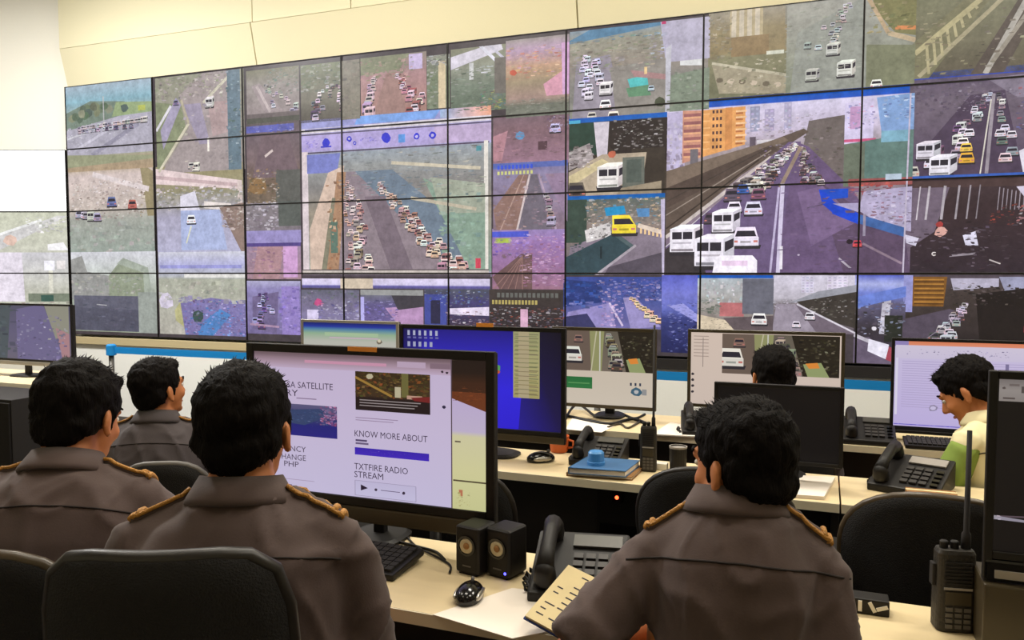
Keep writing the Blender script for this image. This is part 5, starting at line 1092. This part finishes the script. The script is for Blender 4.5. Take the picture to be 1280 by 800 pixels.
MB().lathe([(.032, 0), (.034, .09), (.030, .09), (.028, .006), (.001, .006)], 20).build('body', MATS['black_plastic'], t, smooth=False)
MB().lathe([(.0345, .084), (.0345, .091), (.03, .091), (.03, .086)], 20).build('rim', MATS['label_grey'], t)
# tower computer under the middle desk, red light
a = on_y(771, 622, 2.86); t = empty('computer_tower', (a.x, 2.98, 0)); tag(t, 'black computer tower with a red light under the middle desk', 'computer')
MB().box(-.09, .09, -.085, .14, .0, .70).build('case', MATS['black_matte'], t, bev=.006)
MB().box(-.085, .085, -.098, -.086, .02, .69).build('front_panel', MATS['black_plastic'], t, bev=.004)
MB().box(-.07, .07, -.101, -.098, .52, .56).build('disc_drive', MATS['black_gloss'], t)
MB().ell((0, -.12, a.z), (.007, .006, .007), None, 10, 6).build('power_light', MATS['led_red'], t, smooth=True)
MB().box(-.02, .02, -.118, -.098, a.z-.02, a.z+.02).build('button_block', MATS['black_gloss'], t)
# back row
yb = 3.95
cable('cable', [on_z(706, 524, z_), on_z(722, 512, z_)+Vector((0, 0, .03)), on_z(748, 522, z_), on_z(770, 515, z_), on_z(792, 523, z_), on_z(806, 518, z_)], 'black cable looping on the back desk under the traffic monitor', .007)
cable('cable', [on_z(708, 520, z_), on_z(740, 527, z_), on_z(765, 530, z_), on_z(790, 524, z_), on_z(808, 530, z_)], 'thick black cable lying on the back desk, nearest the front', .010)
cable('cable', [on_z(760, 534, z_), on_z(775, 530, z_), on_z(785, 535, z_), on_z(800, 527, z_)], 'short dark cable end on the back desk', .006, 'bezel_brown')
flat_sheet([(707, 537), (752, 541), (768, 533), (715, 523)], TOP+.0006, .002, 'paper_sheet', 'white sheet under the cables on the back desk', 'paper', 'paper', 'papers')
flat_sheet([(815, 544), (872, 547), (868, 535), (838, 529)], TOP+.0006, .006, 'paper_stack', 'pale papers at the end of the back desk', 'paper', 'paper', 'papers')
telephone(-.52, 3.85, TOP, .2, 'black desk telephone between the two traffic monitors, back desk', 1.05)
telephone(.20, 3.92, TOP, 0.0, 'black desk telephone left of the lavender document monitor', 1.1)
flat_sheet([(1118, 549), (1150, 551), (1180, 549), (1160, 543), (1140, 541)], TOP+.0006, .004, 'paper_sheet', 'cream paper below the lavender document monitor', 'paper', 'paper_cream', 'papers')
keyboard(.54, 3.875, TOP, 0, 'black keyboard below the lavender document monitor', .40, .14)
mouse(-4.9, 3.95, TOP, 0, 'dark mouse at the edge of the far left desk', 1.0)
# black cabinet at the far left
a = on_y(60, 470, 3.7); t = empty('cabinet', (a.x-.52, 3.62, 0)); tag(t, 'low black cabinet in front of the far left desk', 'cabinet')
MB().box(-.55, .55, -.2, .2, .0, .72).build('body', MATS['desk_black'], t, bev=.004)
for s in (-1, 1):
    d = MB().box(s*.275-.268, s*.275+.268, -.215, -.201, .03, .70).build('door', MATS['black_plastic'], t, bev=.003)
    MB().ell((s*.05, -.225, .58), (.018, .014, .018), None, 12, 8).build('knob', MATS['silver'], d, smooth=True)
# ------------------------------------------------------------------ people
def remesh(mb, voxel, smooth, name):
    me = bpy.data.meshes.new(name); me.from_pydata([tuple(v) for v in mb.v], [], mb.f)
    bm = bmesh.new(); bm.from_mesh(me); bmesh.ops.recalc_face_normals(bm, faces=bm.faces); bm.to_mesh(me); bm.free()
    ob = bpy.data.objects.new(name, me); C.objects.link(ob)
    m = ob.modifiers.new('r', 'REMESH'); m.mode = 'VOXEL'; m.voxel_size = voxel; m.use_smooth_shade = True
    if smooth:
        s = ob.modifiers.new('s', 'SMOOTH'); s.factor = .5; s.iterations = smooth
    dg = bpy.context.evaluated_depsgraph_get()
    out = bpy.data.meshes.new_from_object(ob.evaluated_get(dg)); out.name = name
    bpy.data.objects.remove(ob); bpy.data.meshes.remove(me)
    out.materials.clear()
    return out
def ik(a, b, l1, l2, pole):
    d = b-a; L = min(d.length, (l1+l2)*.999); dn = d.normalized()
    x = (l1*l1-l2*l2+L*L)/(2*L); h = math.sqrt(max(0, l1*l1-x*x))
    p = pole-dn*pole.dot(dn); p = p.normalized() if p.length > 1e-5 else Vector((0, 0, -1))
    return a+dn*x+p*h, a+dn*L
def add_hand(mb, wr, d, n, side, curl):
    d = d.normalized(); n = (n-d*n.dot(d)).normalized(); s = d.cross(n)
    th = s if (s.x*side < 0) else -s          # the thumb lies towards the body's middle
    R = Matrix((s, d, n)).transposed()
    mb.ell(wr+d*.045, (.040, .052, .016), R, 16, 10); mb.cap(wr-d*.01, wr+d*.02, .026, .028)
    for i, (o, L) in enumerate(((.030, .072), (.010, .080), (-.010, .075), (-.029, .060))):
        r0 = wr+d*(.082-.004*abs(i-1.3))+th*o
        a = (d+th*o*2.2).normalized(); p = r0
        ang = curl*.35
        for seg, f in ((0, .45), (1, .32), (2, .23)):
            dd = (a*math.cos(ang)+n*math.sin(ang)).normalized(); q = p+dd*L*f
            mb.cap(p, q, .0092-.0007*seg, .0088-.0008*seg, 10); p = q; ang += curl*.55
    p = wr+d*.022+th*.030; q = p+(d*.7+th*.7+n*.25).normalized()*.042; mb.cap(p, q, .013, .0105, 10)
    mb.cap(q, q+(d*.9+th*.25+n*.3).normalized()*.032, .0105, .0088, 10)

def person(label, head_px, depth, rz, lean0=4, lean1=16, hyaw=0, hpitch=0, hroll=0, wrists=None, poles=None, shirt='shirt_uniform', sleeve=None, epaul=True, k=1.0, palm=None, curl=.5, seed=1, gesture=None, sleeve_len=.86, hairk=1.0, broad=1.0, neck=.022, drop=.02, elbows=None, side=0.0):
    R0 = random.Random(seed)
    target = at_depth(head_px[0], head_px[1], depth)
    l0, l1 = math.radians(lean0), math.radians(lean1)
    def spine(s):
        n = 12; p = Vector((0, 0, 0)); ds = s/n
        for i in range(n):
            a = l0+(l1-l0)*max(0, (i+.5)*ds)/.55; p += Vector((0, math.sin(a), math.cos(a)))*ds
        a = l0+(l1-l0)*max(0, s)/.55
        return p, Vector((0, math.sin(a), math.cos(a))), Vector((0, math.cos(a), -math.sin(a)))
    nb, nd, nf = spine(.545)
    RH = Matrix.Rotation(math.radians(hyaw), 3, 'Z') @ Matrix.Rotation(-math.radians(hpitch), 3, 'X') @ Matrix.Rotation(math.radians(hroll), 3, 'Y')
    hc0 = nb + nd*neck + RH @ Vector((0, .018, .082)) + Vector((side, 0, 0))
    hz = target.z/k - hc0.z
    hip = Vector((0, 0, hz)); hc = hip+hc0
    RZ = Matrix.Rotation(rz, 3, 'Z')
    off = RZ @ (Vector((hc.x, hc.y, 0))*k)
    root = empty('person', (target.x-off.x, target.y-off.y, 0), rz); root.scale = (k, k, k); tag(root, label, 'person')
    def SP(s): p, d, f = spine(s); return hip+p, d, f
    inv = (Matrix.Translation(root.location) @ Matrix.Rotation(rz, 4, 'Z') @ Matrix.Scale(k, 4)).inverted()
    body = MB(); sh = MB(); slvs = []
    def torso(mb, secs, n=28):
        v = []; f = []
        for s, a, b, yo in secs:
            c, d, fw = SP(s); c = c+fw*yo
            for i in range(n):
                an = 2*PI*i/n; cx = math.copysign(abs(math.cos(an))**.85, math.cos(an)); sy = math.copysign(abs(math.sin(an))**.85, math.sin(an))
                v.append(c+Vector((a*cx, 0, 0))+fw*(b*sy))
        for j in range(len(secs)-1):
            for i in range(n): f.append((j*n+i, j*n+(i+1) % n, (j+1)*n+(i+1) % n, (j+1)*n+i))
        f += [tuple(reversed(range(n))), tuple(range((len(secs)-1)*n, len(secs)*n))]
        mb.add(v, f)
    B = broad
    torso(body, [(-.08, .15, .11, 0), (0, .16, .115, 0), (.12, .145, .10, 0), (.25, .155, .105, 0), (.36, .155, .10, 0), (.43, .14, .09, 0), (.49, .10, .07, 0), (.53, .07, .06, 0), (.57, .055, .055, 0)])
    torso(sh, [(-.10, .172*B, .135, .0), (0, .178*B, .138, .0), (.08, .176*B, .135, .01), (.16, .170*B, .125, .005), (.27, .178*B, .124, 0), (.37, .187*B, .126, 0), (.43, .182*B, .118, 0), (.48, .145*B, .098, 0), (.515, .09, .075, 0), (.535, .068, .066, 0)])
    arms = {}
    for sd in (-1, 1):
        c, d, fw = SP(.468-drop); S = c+Vector((sd*.176*B, 0, 0))
        cn, _, _ = SP(.525)
        body.cap(cn+Vector((sd*.03, 0, -.02)), S, .036, .036); sh.cap(cn+Vector((sd*.03, -.004, -.016)), S+Vector((-sd*.012, 0, .004)), .048, .052)
        w_ = wrists[0 if sd < 0 else 1] if wrists else None
        W = (inv @ Vector(w_)) if w_ is not None else Vector((sd*.09, .30, hz+.10))
        pole = Vector(poles[0 if sd < 0 else 1]) if poles else Vector((sd*.8, -.35, -.6))
        E, W = ik(S, W, .285, .25, pole)
        el = elbows[0 if sd < 0 else 1] if elbows else None
        if el is not None:
            W0 = inv @ Vector(w_); E = S+((inv @ Vector(el))-S).normalized()*.285; W = E+(W0-E).normalized()*.25
        arms[sd] = (S, E, W)
        body.cap(S, E, .036, .038); body.cap(E, W, .041, .027)
        pn = Vector(palm[0 if sd < 0 else 1]) if palm else Vector((-sd*.3, 0, -1))
        add_hand(body, W, (W-E).normalized(), pn, sd, curl)
        tgt = sh
        if sleeve: tgt = MB(); slvs.append(tgt)
        e2 = S+(E-S)*sleeve_len
        tgt.cap(S+Vector((-sd*.015, 0, 0)), S+(E-S)*.3, .055, .056); tgt.tube([S, S+(E-S)*.2, S+(E-S)*.55, e2], [.053, .057, .059, .064], 18)
        hp = hip+Vector((sd*.085, .02, -.01)); kn = Vector((sd*.12, .45, hz-.02)); an_ = Vector((sd*.13, .42, .10))
        body.cap(hp, kn, .075, .05); body.cap(kn, an_, .05, .034); body.cap(an_, an_+Vector((0, .1, -.04)), .034, .028)
    # neck and head
    body.cap(hip+nb-nd*.03, hc+RH @ Vector((0, -.018, -.055)), .058, .054)
    def HP(*p): return hc+RH @ Vector(p)
    body.ell(HP(0, -.012, .03), (.073, .093, .084), RH, 24, 16); body.ell(HP(0, .03, -.02), (.061, .060, .085), RH, 24, 16); body.ell(HP(0, .033, -.068), (.051, .050, .044), RH, 20, 12)
    body.ell(HP(0, .072, -.094), (.022, .018, .017), RH); body.cap(HP(0, .086, .006), HP(0, .105, -.030), .008, .012); body.ell(HP(-.012, .094, -.035), (.009, .010, .008), RH); body.ell(HP(.012, .094, -.035), (.009, .010, .008), RH)
    body.cap(HP(-.032, .079, .020), HP(.032, .079, .020), .012, .012); body.ell(HP(-.036, .056, -.028), (.024, .026, .024), RH); body.ell(HP(.036, .056, -.028), (.024, .026, .024), RH)
    for s in (-1, 1):
        RE = RH @ Matrix.Rotation(s*.45, 3, 'Z')
        body.ell(HP(s*.079, -.012, -.012), (.008, .019, .030), RE, 14, 10); body.ell(HP(s*.081, -.008, -.034), (.008, .010, .011), RE, 12, 8)
    me = remesh(body, .0065, 3, 'body'); me.materials.append(MATS['skin'])
    o = bpy.data.objects.new('body', me); C.objects.link(o); o.parent = root
    # shirt with folds
    def wrinkle(me, amp, sc):
        n = len(me.vertices); co = np.empty(n*3, 'f'); me.vertices.foreach_get('co', co); co = co.reshape(-1, 3)
        no = np.empty(n*3, 'f'); me.vertex_normals.foreach_get('vector', no); no = no.reshape(-1, 3)
        for i in range(n):
            p = co[i]
            q = Vector((p[0]*7*sc+seed*3.1, p[1]*7*sc, p[2]*5*sc+p[0]*4))
            f = mnoise.noise(q)
            r = max(0, 1-abs(mnoise.noise(Vector((p[0]*7+p[2]*4+seed, p[1]*7, p[2]*3-abs(p[0])*6))))*4.5)
            r2 = max(0, 1-abs(mnoise.noise(Vector((p[0]*11-p[2]*6, p[1]*9+seed, p[2]*5+p[0]*3))))*5)
            co[i] = p+no[i]*amp*(f+1.1*r*r+.7*r2*r2)
        me.vertices.foreach_set('co', co.ravel()); me.update()
    me = remesh(sh, .010, 5, 'shirt'); wrinkle(me, .007, .8); me.materials.append(MATS[shirt])
    so = bpy.data.objects.new('shirt', me); C.objects.link(so); so.parent = root
    for sl_ in slvs:
        me2 = remesh(sl_, .010, 3, 'sleeve'); wrinkle(me2, .004, 1.0); me2.materials.append(MATS[sleeve])
        o = bpy.data.objects.new('sleeve', me2); C.objects.link(o); o.parent = root
    vv = [v.co.copy() for v in me.vertices]; bvh = BVHTree.FromPolygons(vv, [tuple(p.vertices) for p in me.polygons])
    # trousers
    tr_ = MB()
    tr_.ell(hip+Vector((0, 0, -.03)), (.175, .145, .10))
    for sd in (-1, 1):
        hp = hip+Vector((sd*.085, .02, -.02)); kn = Vector((sd*.12, .45, hz-.03)); an_ = Vector((sd*.13, .42, .12))
        tr_.cap(hp, kn, .092, .068); tr_.cap(kn, an_, .066, .058)
    me3 = remesh(tr_, .014, 3, 'trousers'); me3.materials.append(MATS['trousers_dark'])
    o = bpy.data.objects.new('trousers', me3); C.objects.link(o); o.parent = root
    for sd in (-1, 1):
        s_ = MB(); s_.ell((sd*.13, .50, .045), (.044, .125, .045), None, 18, 10); s_.ell((sd*.13, .43, .075), (.042, .055, .05), None, 16, 10)
        for p in s_.v: p.z = max(p.z, .008)
        shoe = s_.build('shoe', MATS['leather'], root, True)
        MB().lathe([(1, 0), (1, .012)], 20, Matrix.Translation((sd*.13, .495, 0)) @ Matrix.Diagonal((.045, .128, 1, 1))).build('sole', MATS['black_matte'], shoe)
    # hair
    h = MB()
    h.ell(HP(0, -.020, .040), (.083*hairk, .100, .088*hairk), RH, 26, 18); h.ell(HP(0, -.060, -.022), (.066, .042, .056), RH, 20, 12); h.ell(HP(0, .052, .084), (.054, .030, .026), RH, 18, 10)
    for s in (-1, 1): h.cap(HP(s*.073, .006, .02), HP(s*.071, .010, -.018), .012, .007); h.ell(HP(s*.062, -.045, -.01), (.018, .03, .038), RH)
    mh = remesh(h, .006, 2, 'hair')
    vs = [v.co.copy() for v in mh.vertices]; ns = [v.normal.copy() for v in mh.vertices]; fs = [tuple(p.vertices) for p in mh.polygons]
    vs = [p+n_*(.005*mnoise.noise(p*38+Vector((seed, 0, 0)))+.0035*mnoise.noise(Vector((p.x*130, p.y*110, p.z*60)))) for p, n_ in zip(vs, ns)]
    up = RH @ Vector((0, 0, 1)); fwd = RH @ Vector((0, 1, 0))
    for i in R0.sample(range(len(ns)), min(len(ns), 1100)):
        p, n_ = vs[i], ns[i]
        d = n_*R0.uniform(.2, .6)+(fwd*.6+up*.1 if n_.dot(up) > .3 else -up*.9)+Vector((R0.uniform(-.35, .35), R0.uniform(-.35, .35), R0.uniform(-.2, .3)))
        d.normalize(); L = R0.uniform(.008, .020)*(1 if n_.dot(up) > .3 else .5); u = d.orthogonal().normalized()*.0026; w2 = d.cross(u).normalized()*.0026
        b = len(vs); q = p-n_*.004; vs += [q+u, q-u*.5+w2*.87, q-u*.5-w2*.87, q+d*L]; fs += [(b, b+1, b+3), (b+1, b+2, b+3), (b+2, b, b+3)]
    bpy.data.meshes.remove(mh)
    mesh_obj('hair', vs, fs, MATS['hair'], root, True)
    # face pieces
    for s in (-1, 1):
        e = MB().ell(HP(s*.030, .0765, .003), (.012, .010, .008), RH, 14, 8).build('eye', MATS['eye_white'], root, True)
        MB().ell(HP(s*.030, .0848, .003), (.0055, .003, .0055), RH, 12, 6).build('iris', MATS['eye_dark'], e, True)
        MB().tube([HP(s*.014, .091, .024), HP(s*.032, .089, .030), HP(s*.050, .075, .026)], [.003, .004, .002], 8).build('eyebrow', MATS['hair'], root, True)
    MB().tube([HP(-.022, .080, -.066), HP(0, .088, -.063), HP(.022, .080, -.066)], [.003, .006, .003], 8).build('lips', MATS['lip'], root, True)
    # collar
    c, d, fw = SP(.530); n = 40; prof = [(.066, -.012), (.064, .030), (.069, .036), (.088, .000), (.092, -.012), (.086, -.014), (.071, .022)]
    v = []; f = []; m_ = len(prof); gap = .42
    for i in range(n+1):
        an = PI/2+gap+(2*PI-2*gap)*i/n
        for r, z in prof: v.append(c+Vector((r*math.cos(an)*1.06, 0, 0))+fw*(r*math.sin(an)*.98)+d*(z*(1-.25*max(0, math.sin(an)))))
    for i in range(n):
        for j in range(m_): f.append((i*m_+j, i*m_+(j+1) % m_, (i+1)*m_+(j+1) % m_, (i+1)*m_+j))
    f += [tuple(range(m_)), tuple(reversed(range(n*m_, (n+1)*m_)))]
    mesh_obj('collar', v, f, MATS[shirt], root, True)
    # yoke seam across the back, shoulder boards
    c, d, fw = SP(.425); pts = []
    for i in range(25):
        x = -.19+.38*i/24
        hit = bvh.ray_cast(c+Vector((x, 0, 0))-fw*.5+d*(.018*(1-(x/.19)**2)), fw)
        if hit[0] is not None: pts.append(hit[0]-fw*.0008)
    if len(pts) > 4: MB().tube(pts, .0022, 6).build('yoke_seam', MATS['shirt_seam'], root, True)
    if epaul:
        for sd in (-1, 1):
            top = []; 
            for i in range(9):
                t = i/8; wd = .021+.006*t
                row = []
                for j in (-1, -.5, 0, .5, 1):
                    cc, dd, ff = SP(.47); x = sd*(.082+.095*t*B+.003*B)
                    hit = bvh.ray_cast(cc+Vector((x, 0, 0))+ff*(wd*j+.004)+dd*.3, -dd)
                    row.append(hit[0] if hit[0] is not None else cc+Vector((x, 0, 0))+ff*(wd*j)+dd*.05)
                top.append(row)
            v = []; f = []; nc = 5
            dd = SP(.47)[1]
            for row in top: v += [p+dd*.009 for p in row]
            for row in top: v += [p-dd*.004 for p in row]
            N = 9*nc
            for i in range(8):
                for j in range(nc-1):
                    a = i*nc+j; f.append((a, a+1, a+nc+1, a+nc)); f.append((a+N, a+nc+N, a+nc+1+N, a+1+N))
            for i in range(8): a = i*nc; f.append((a, a+nc, a+nc+N, a+N)); a = i*nc+nc-1; f.append((a, a+N, a+nc+N, a+nc))
            for j in range(nc-1): f.append((j, j+N, j+1+N, j+1)); a = 8*nc+j; f.append((a, a+1, a+1+N, a+N))
            e = mesh_obj('epaulette', v, f, MATS[shirt], root, True)
            tag(MB().tube([p+dd*.010 for p in top[7]]+[q+dd*.006 for q in reversed(top[8])], .006, 8).build('gold_end_braid', MATS['gold_braid'], e, True), 'gold braid at the shoulder end')
            for j in (0, 4): MB().tube([top[i][j]+dd*.010 for i in range(9)], .0042, 6).build('gold_piping', MATS['gold_braid'], e, True)
    root['hip'] = hz
    return root, arms, hz
def seat_for(root, hz, top, label, wd=.46, dx=0.0, dy=0.0, rz=None, **kw):
    r = root.rotation_euler.z if rz is None else rz
    p = Matrix.Rotation(root.rotation_euler.z, 3, 'Z') @ Vector((dx, dy, 0))
    return chair(root.location.x+p.x, root.location.y+p.y, r, top, label, wd, seat=hz-.135, **kw)

m2, arm2, hz2 = person('man in dark grey uniform facing the webpage monitor, spiky black hair', (307, 536), 1.47, .42, 2, 12, hyaw=-4, hpitch=4, seed=2, poles=((-.9, -.2, -.5), (.45, -.3, -.8)), wrists=(None, None), broad=1.04, neck=.02, drop=.03)
seat_for(m2, hz2, 1.125, 'black chair of the man facing the webpage monitor', .33, .0, 0.0, rz=.42, sq=6.0, arms=False)
m1, arm1, hz1 = person('man in dark grey uniform at the far left, head bent forward', (100, 521), 1.80, .45, 8, 24, hyaw=-14, hpitch=16, seed=3, shirt='shirt_uniform', broad=1.06, hairk=1.04, neck=.02)
seat_for(m1, hz1, 1.03, 'black chair of the man at the far left', .44, .0, .04, rim='chair_rim', arms=False)
WL3 = on_z(712, 792, .80); 
m3, arm3, hz3 = person('man in dark grey uniform holding an open notebook at the desk', (927, 580), 1.48, .10, 4, 14, hyaw=46, hpitch=8, neck=-.02, drop=.035, broad=.79, side=.03, seed=5, shirt='shirt_uniform', wrists=(at_depth(850, 765, 1.62), (-.06, 1.60, .80)), elbows=(at_depth(726, 806, 1.44), None), sleeve_len=.8, poles=((-.35, -.5, -.8), (.15, -.5, -.9)), palm=((.7, .2, -.6), (-.2, 0, -1)), curl=.7)
seat_for(m3, hz3, .84, 'low-backed black chair under the man with the notebook', .46, arms=False)
m4, arm4, hz4 = person('man in dark grey uniform in profile before the white wall, looking up right', (199, 486), 3.1, .50, 2, 14, hyaw=-36, hpitch=-6, seed=7, shirt='shirt_uniform_dark')
seat_for(m4, hz4, .845, 'black chair of the man before the white wall', .34, .12, .02, rim='grey_plastic', arms=False)
m5, arm5, hz5 = person('man at the back seen only as a dark-haired head above the switched-off monitor', (965, 469), 3.42, .25, 0, 10, k=1.04, hyaw=12, hpitch=4, seed=9, shirt='shirt_uniform_dark')
seat_for(m5, hz5, .88, 'black chair of the man behind the switched-off monitor', .40, 0, .05, arms=False, seat_d=.34, tilt=.02)
m6, arm6, hz6 = person('man in cream shirt with green sleeves bending over his desk', (1209, 489), 3.05, .95, 0, 14, hyaw=14, hpitch=34, k=1.04, seed=11, shirt='shirt_cream', sleeve='shirt_green', epaul=False, wrists=(None, None), sleeve_len=.8)
seat_for(m6, hz6, .98, 'black chair of the man in the cream and green shirt', .40, arms=False, seat_d=.38, tilt=.03)

# empty chairs of the middle row
a = at_depth(892, 587, 2.35); chair(a.x, a.y+.29, 0.0, a.z, 'empty black chair behind the head of the man with the notebook', .46, sq=2.4, arms=False)
a = at_depth(1195, 622, 2.02); chair(a.x, a.y+.29, -.1, a.z, 'empty black chair behind the front desk radio at right', .48, sq=2.4, rim='chair_rim')
a = at_depth(540, 577, 2.45); chair(a.x, a.y+.29, .1, a.z, 'empty black chair mostly hidden by the webpage monitor', .44, sq=2.4, arms=False)

# notebook in the left hand of the man at the front desk
c0 = on_z(740, 762, .79)
t = empty('notebook', (c0.x, c0.y, TOP+.02), 0); tag(t, 'open notebook with handwritten notes in a hand at the front desk', 'notebook')
M = Matrix.Rotation(-.35, 4, 'Z') @ Matrix.Rotation(.42, 4, 'X')
for s, m_ in ((-1, 'paper_cream'), (1, 'paper')):
    T = M @ Matrix.Rotation(-s*.22, 4, 'Y')
    x0, x1 = (-.115, -.003) if s < 0 else (.003, .115)
    MB().box(x0, x1, -.085, .085, .025, .029, T).build('cover', MATS['ink_blue'], t)
    pg = MB().box(x0*.97, x1*.97, -.082, .082, .029, .036, T).build('pages', MATS[m_], t)
    R1 = random.Random(4+s)
    if s < 0:
        for i in range(9):
            for j in range(3):
                if R1.random() < .35: continue
                u = x0*.85+.032*j; v_ = .065-.016*i
                MB().box(u, u+R1.uniform(.012, .026), v_, v_+.003, .0361, .0365, T).build('handwriting', MATS['ink'], pg)
MB().tube([M @ Vector((0, -.085, .03)), M @ Vector((0, .085, .03))], .005, 8).build('spine', MATS['ink_blue'], t)
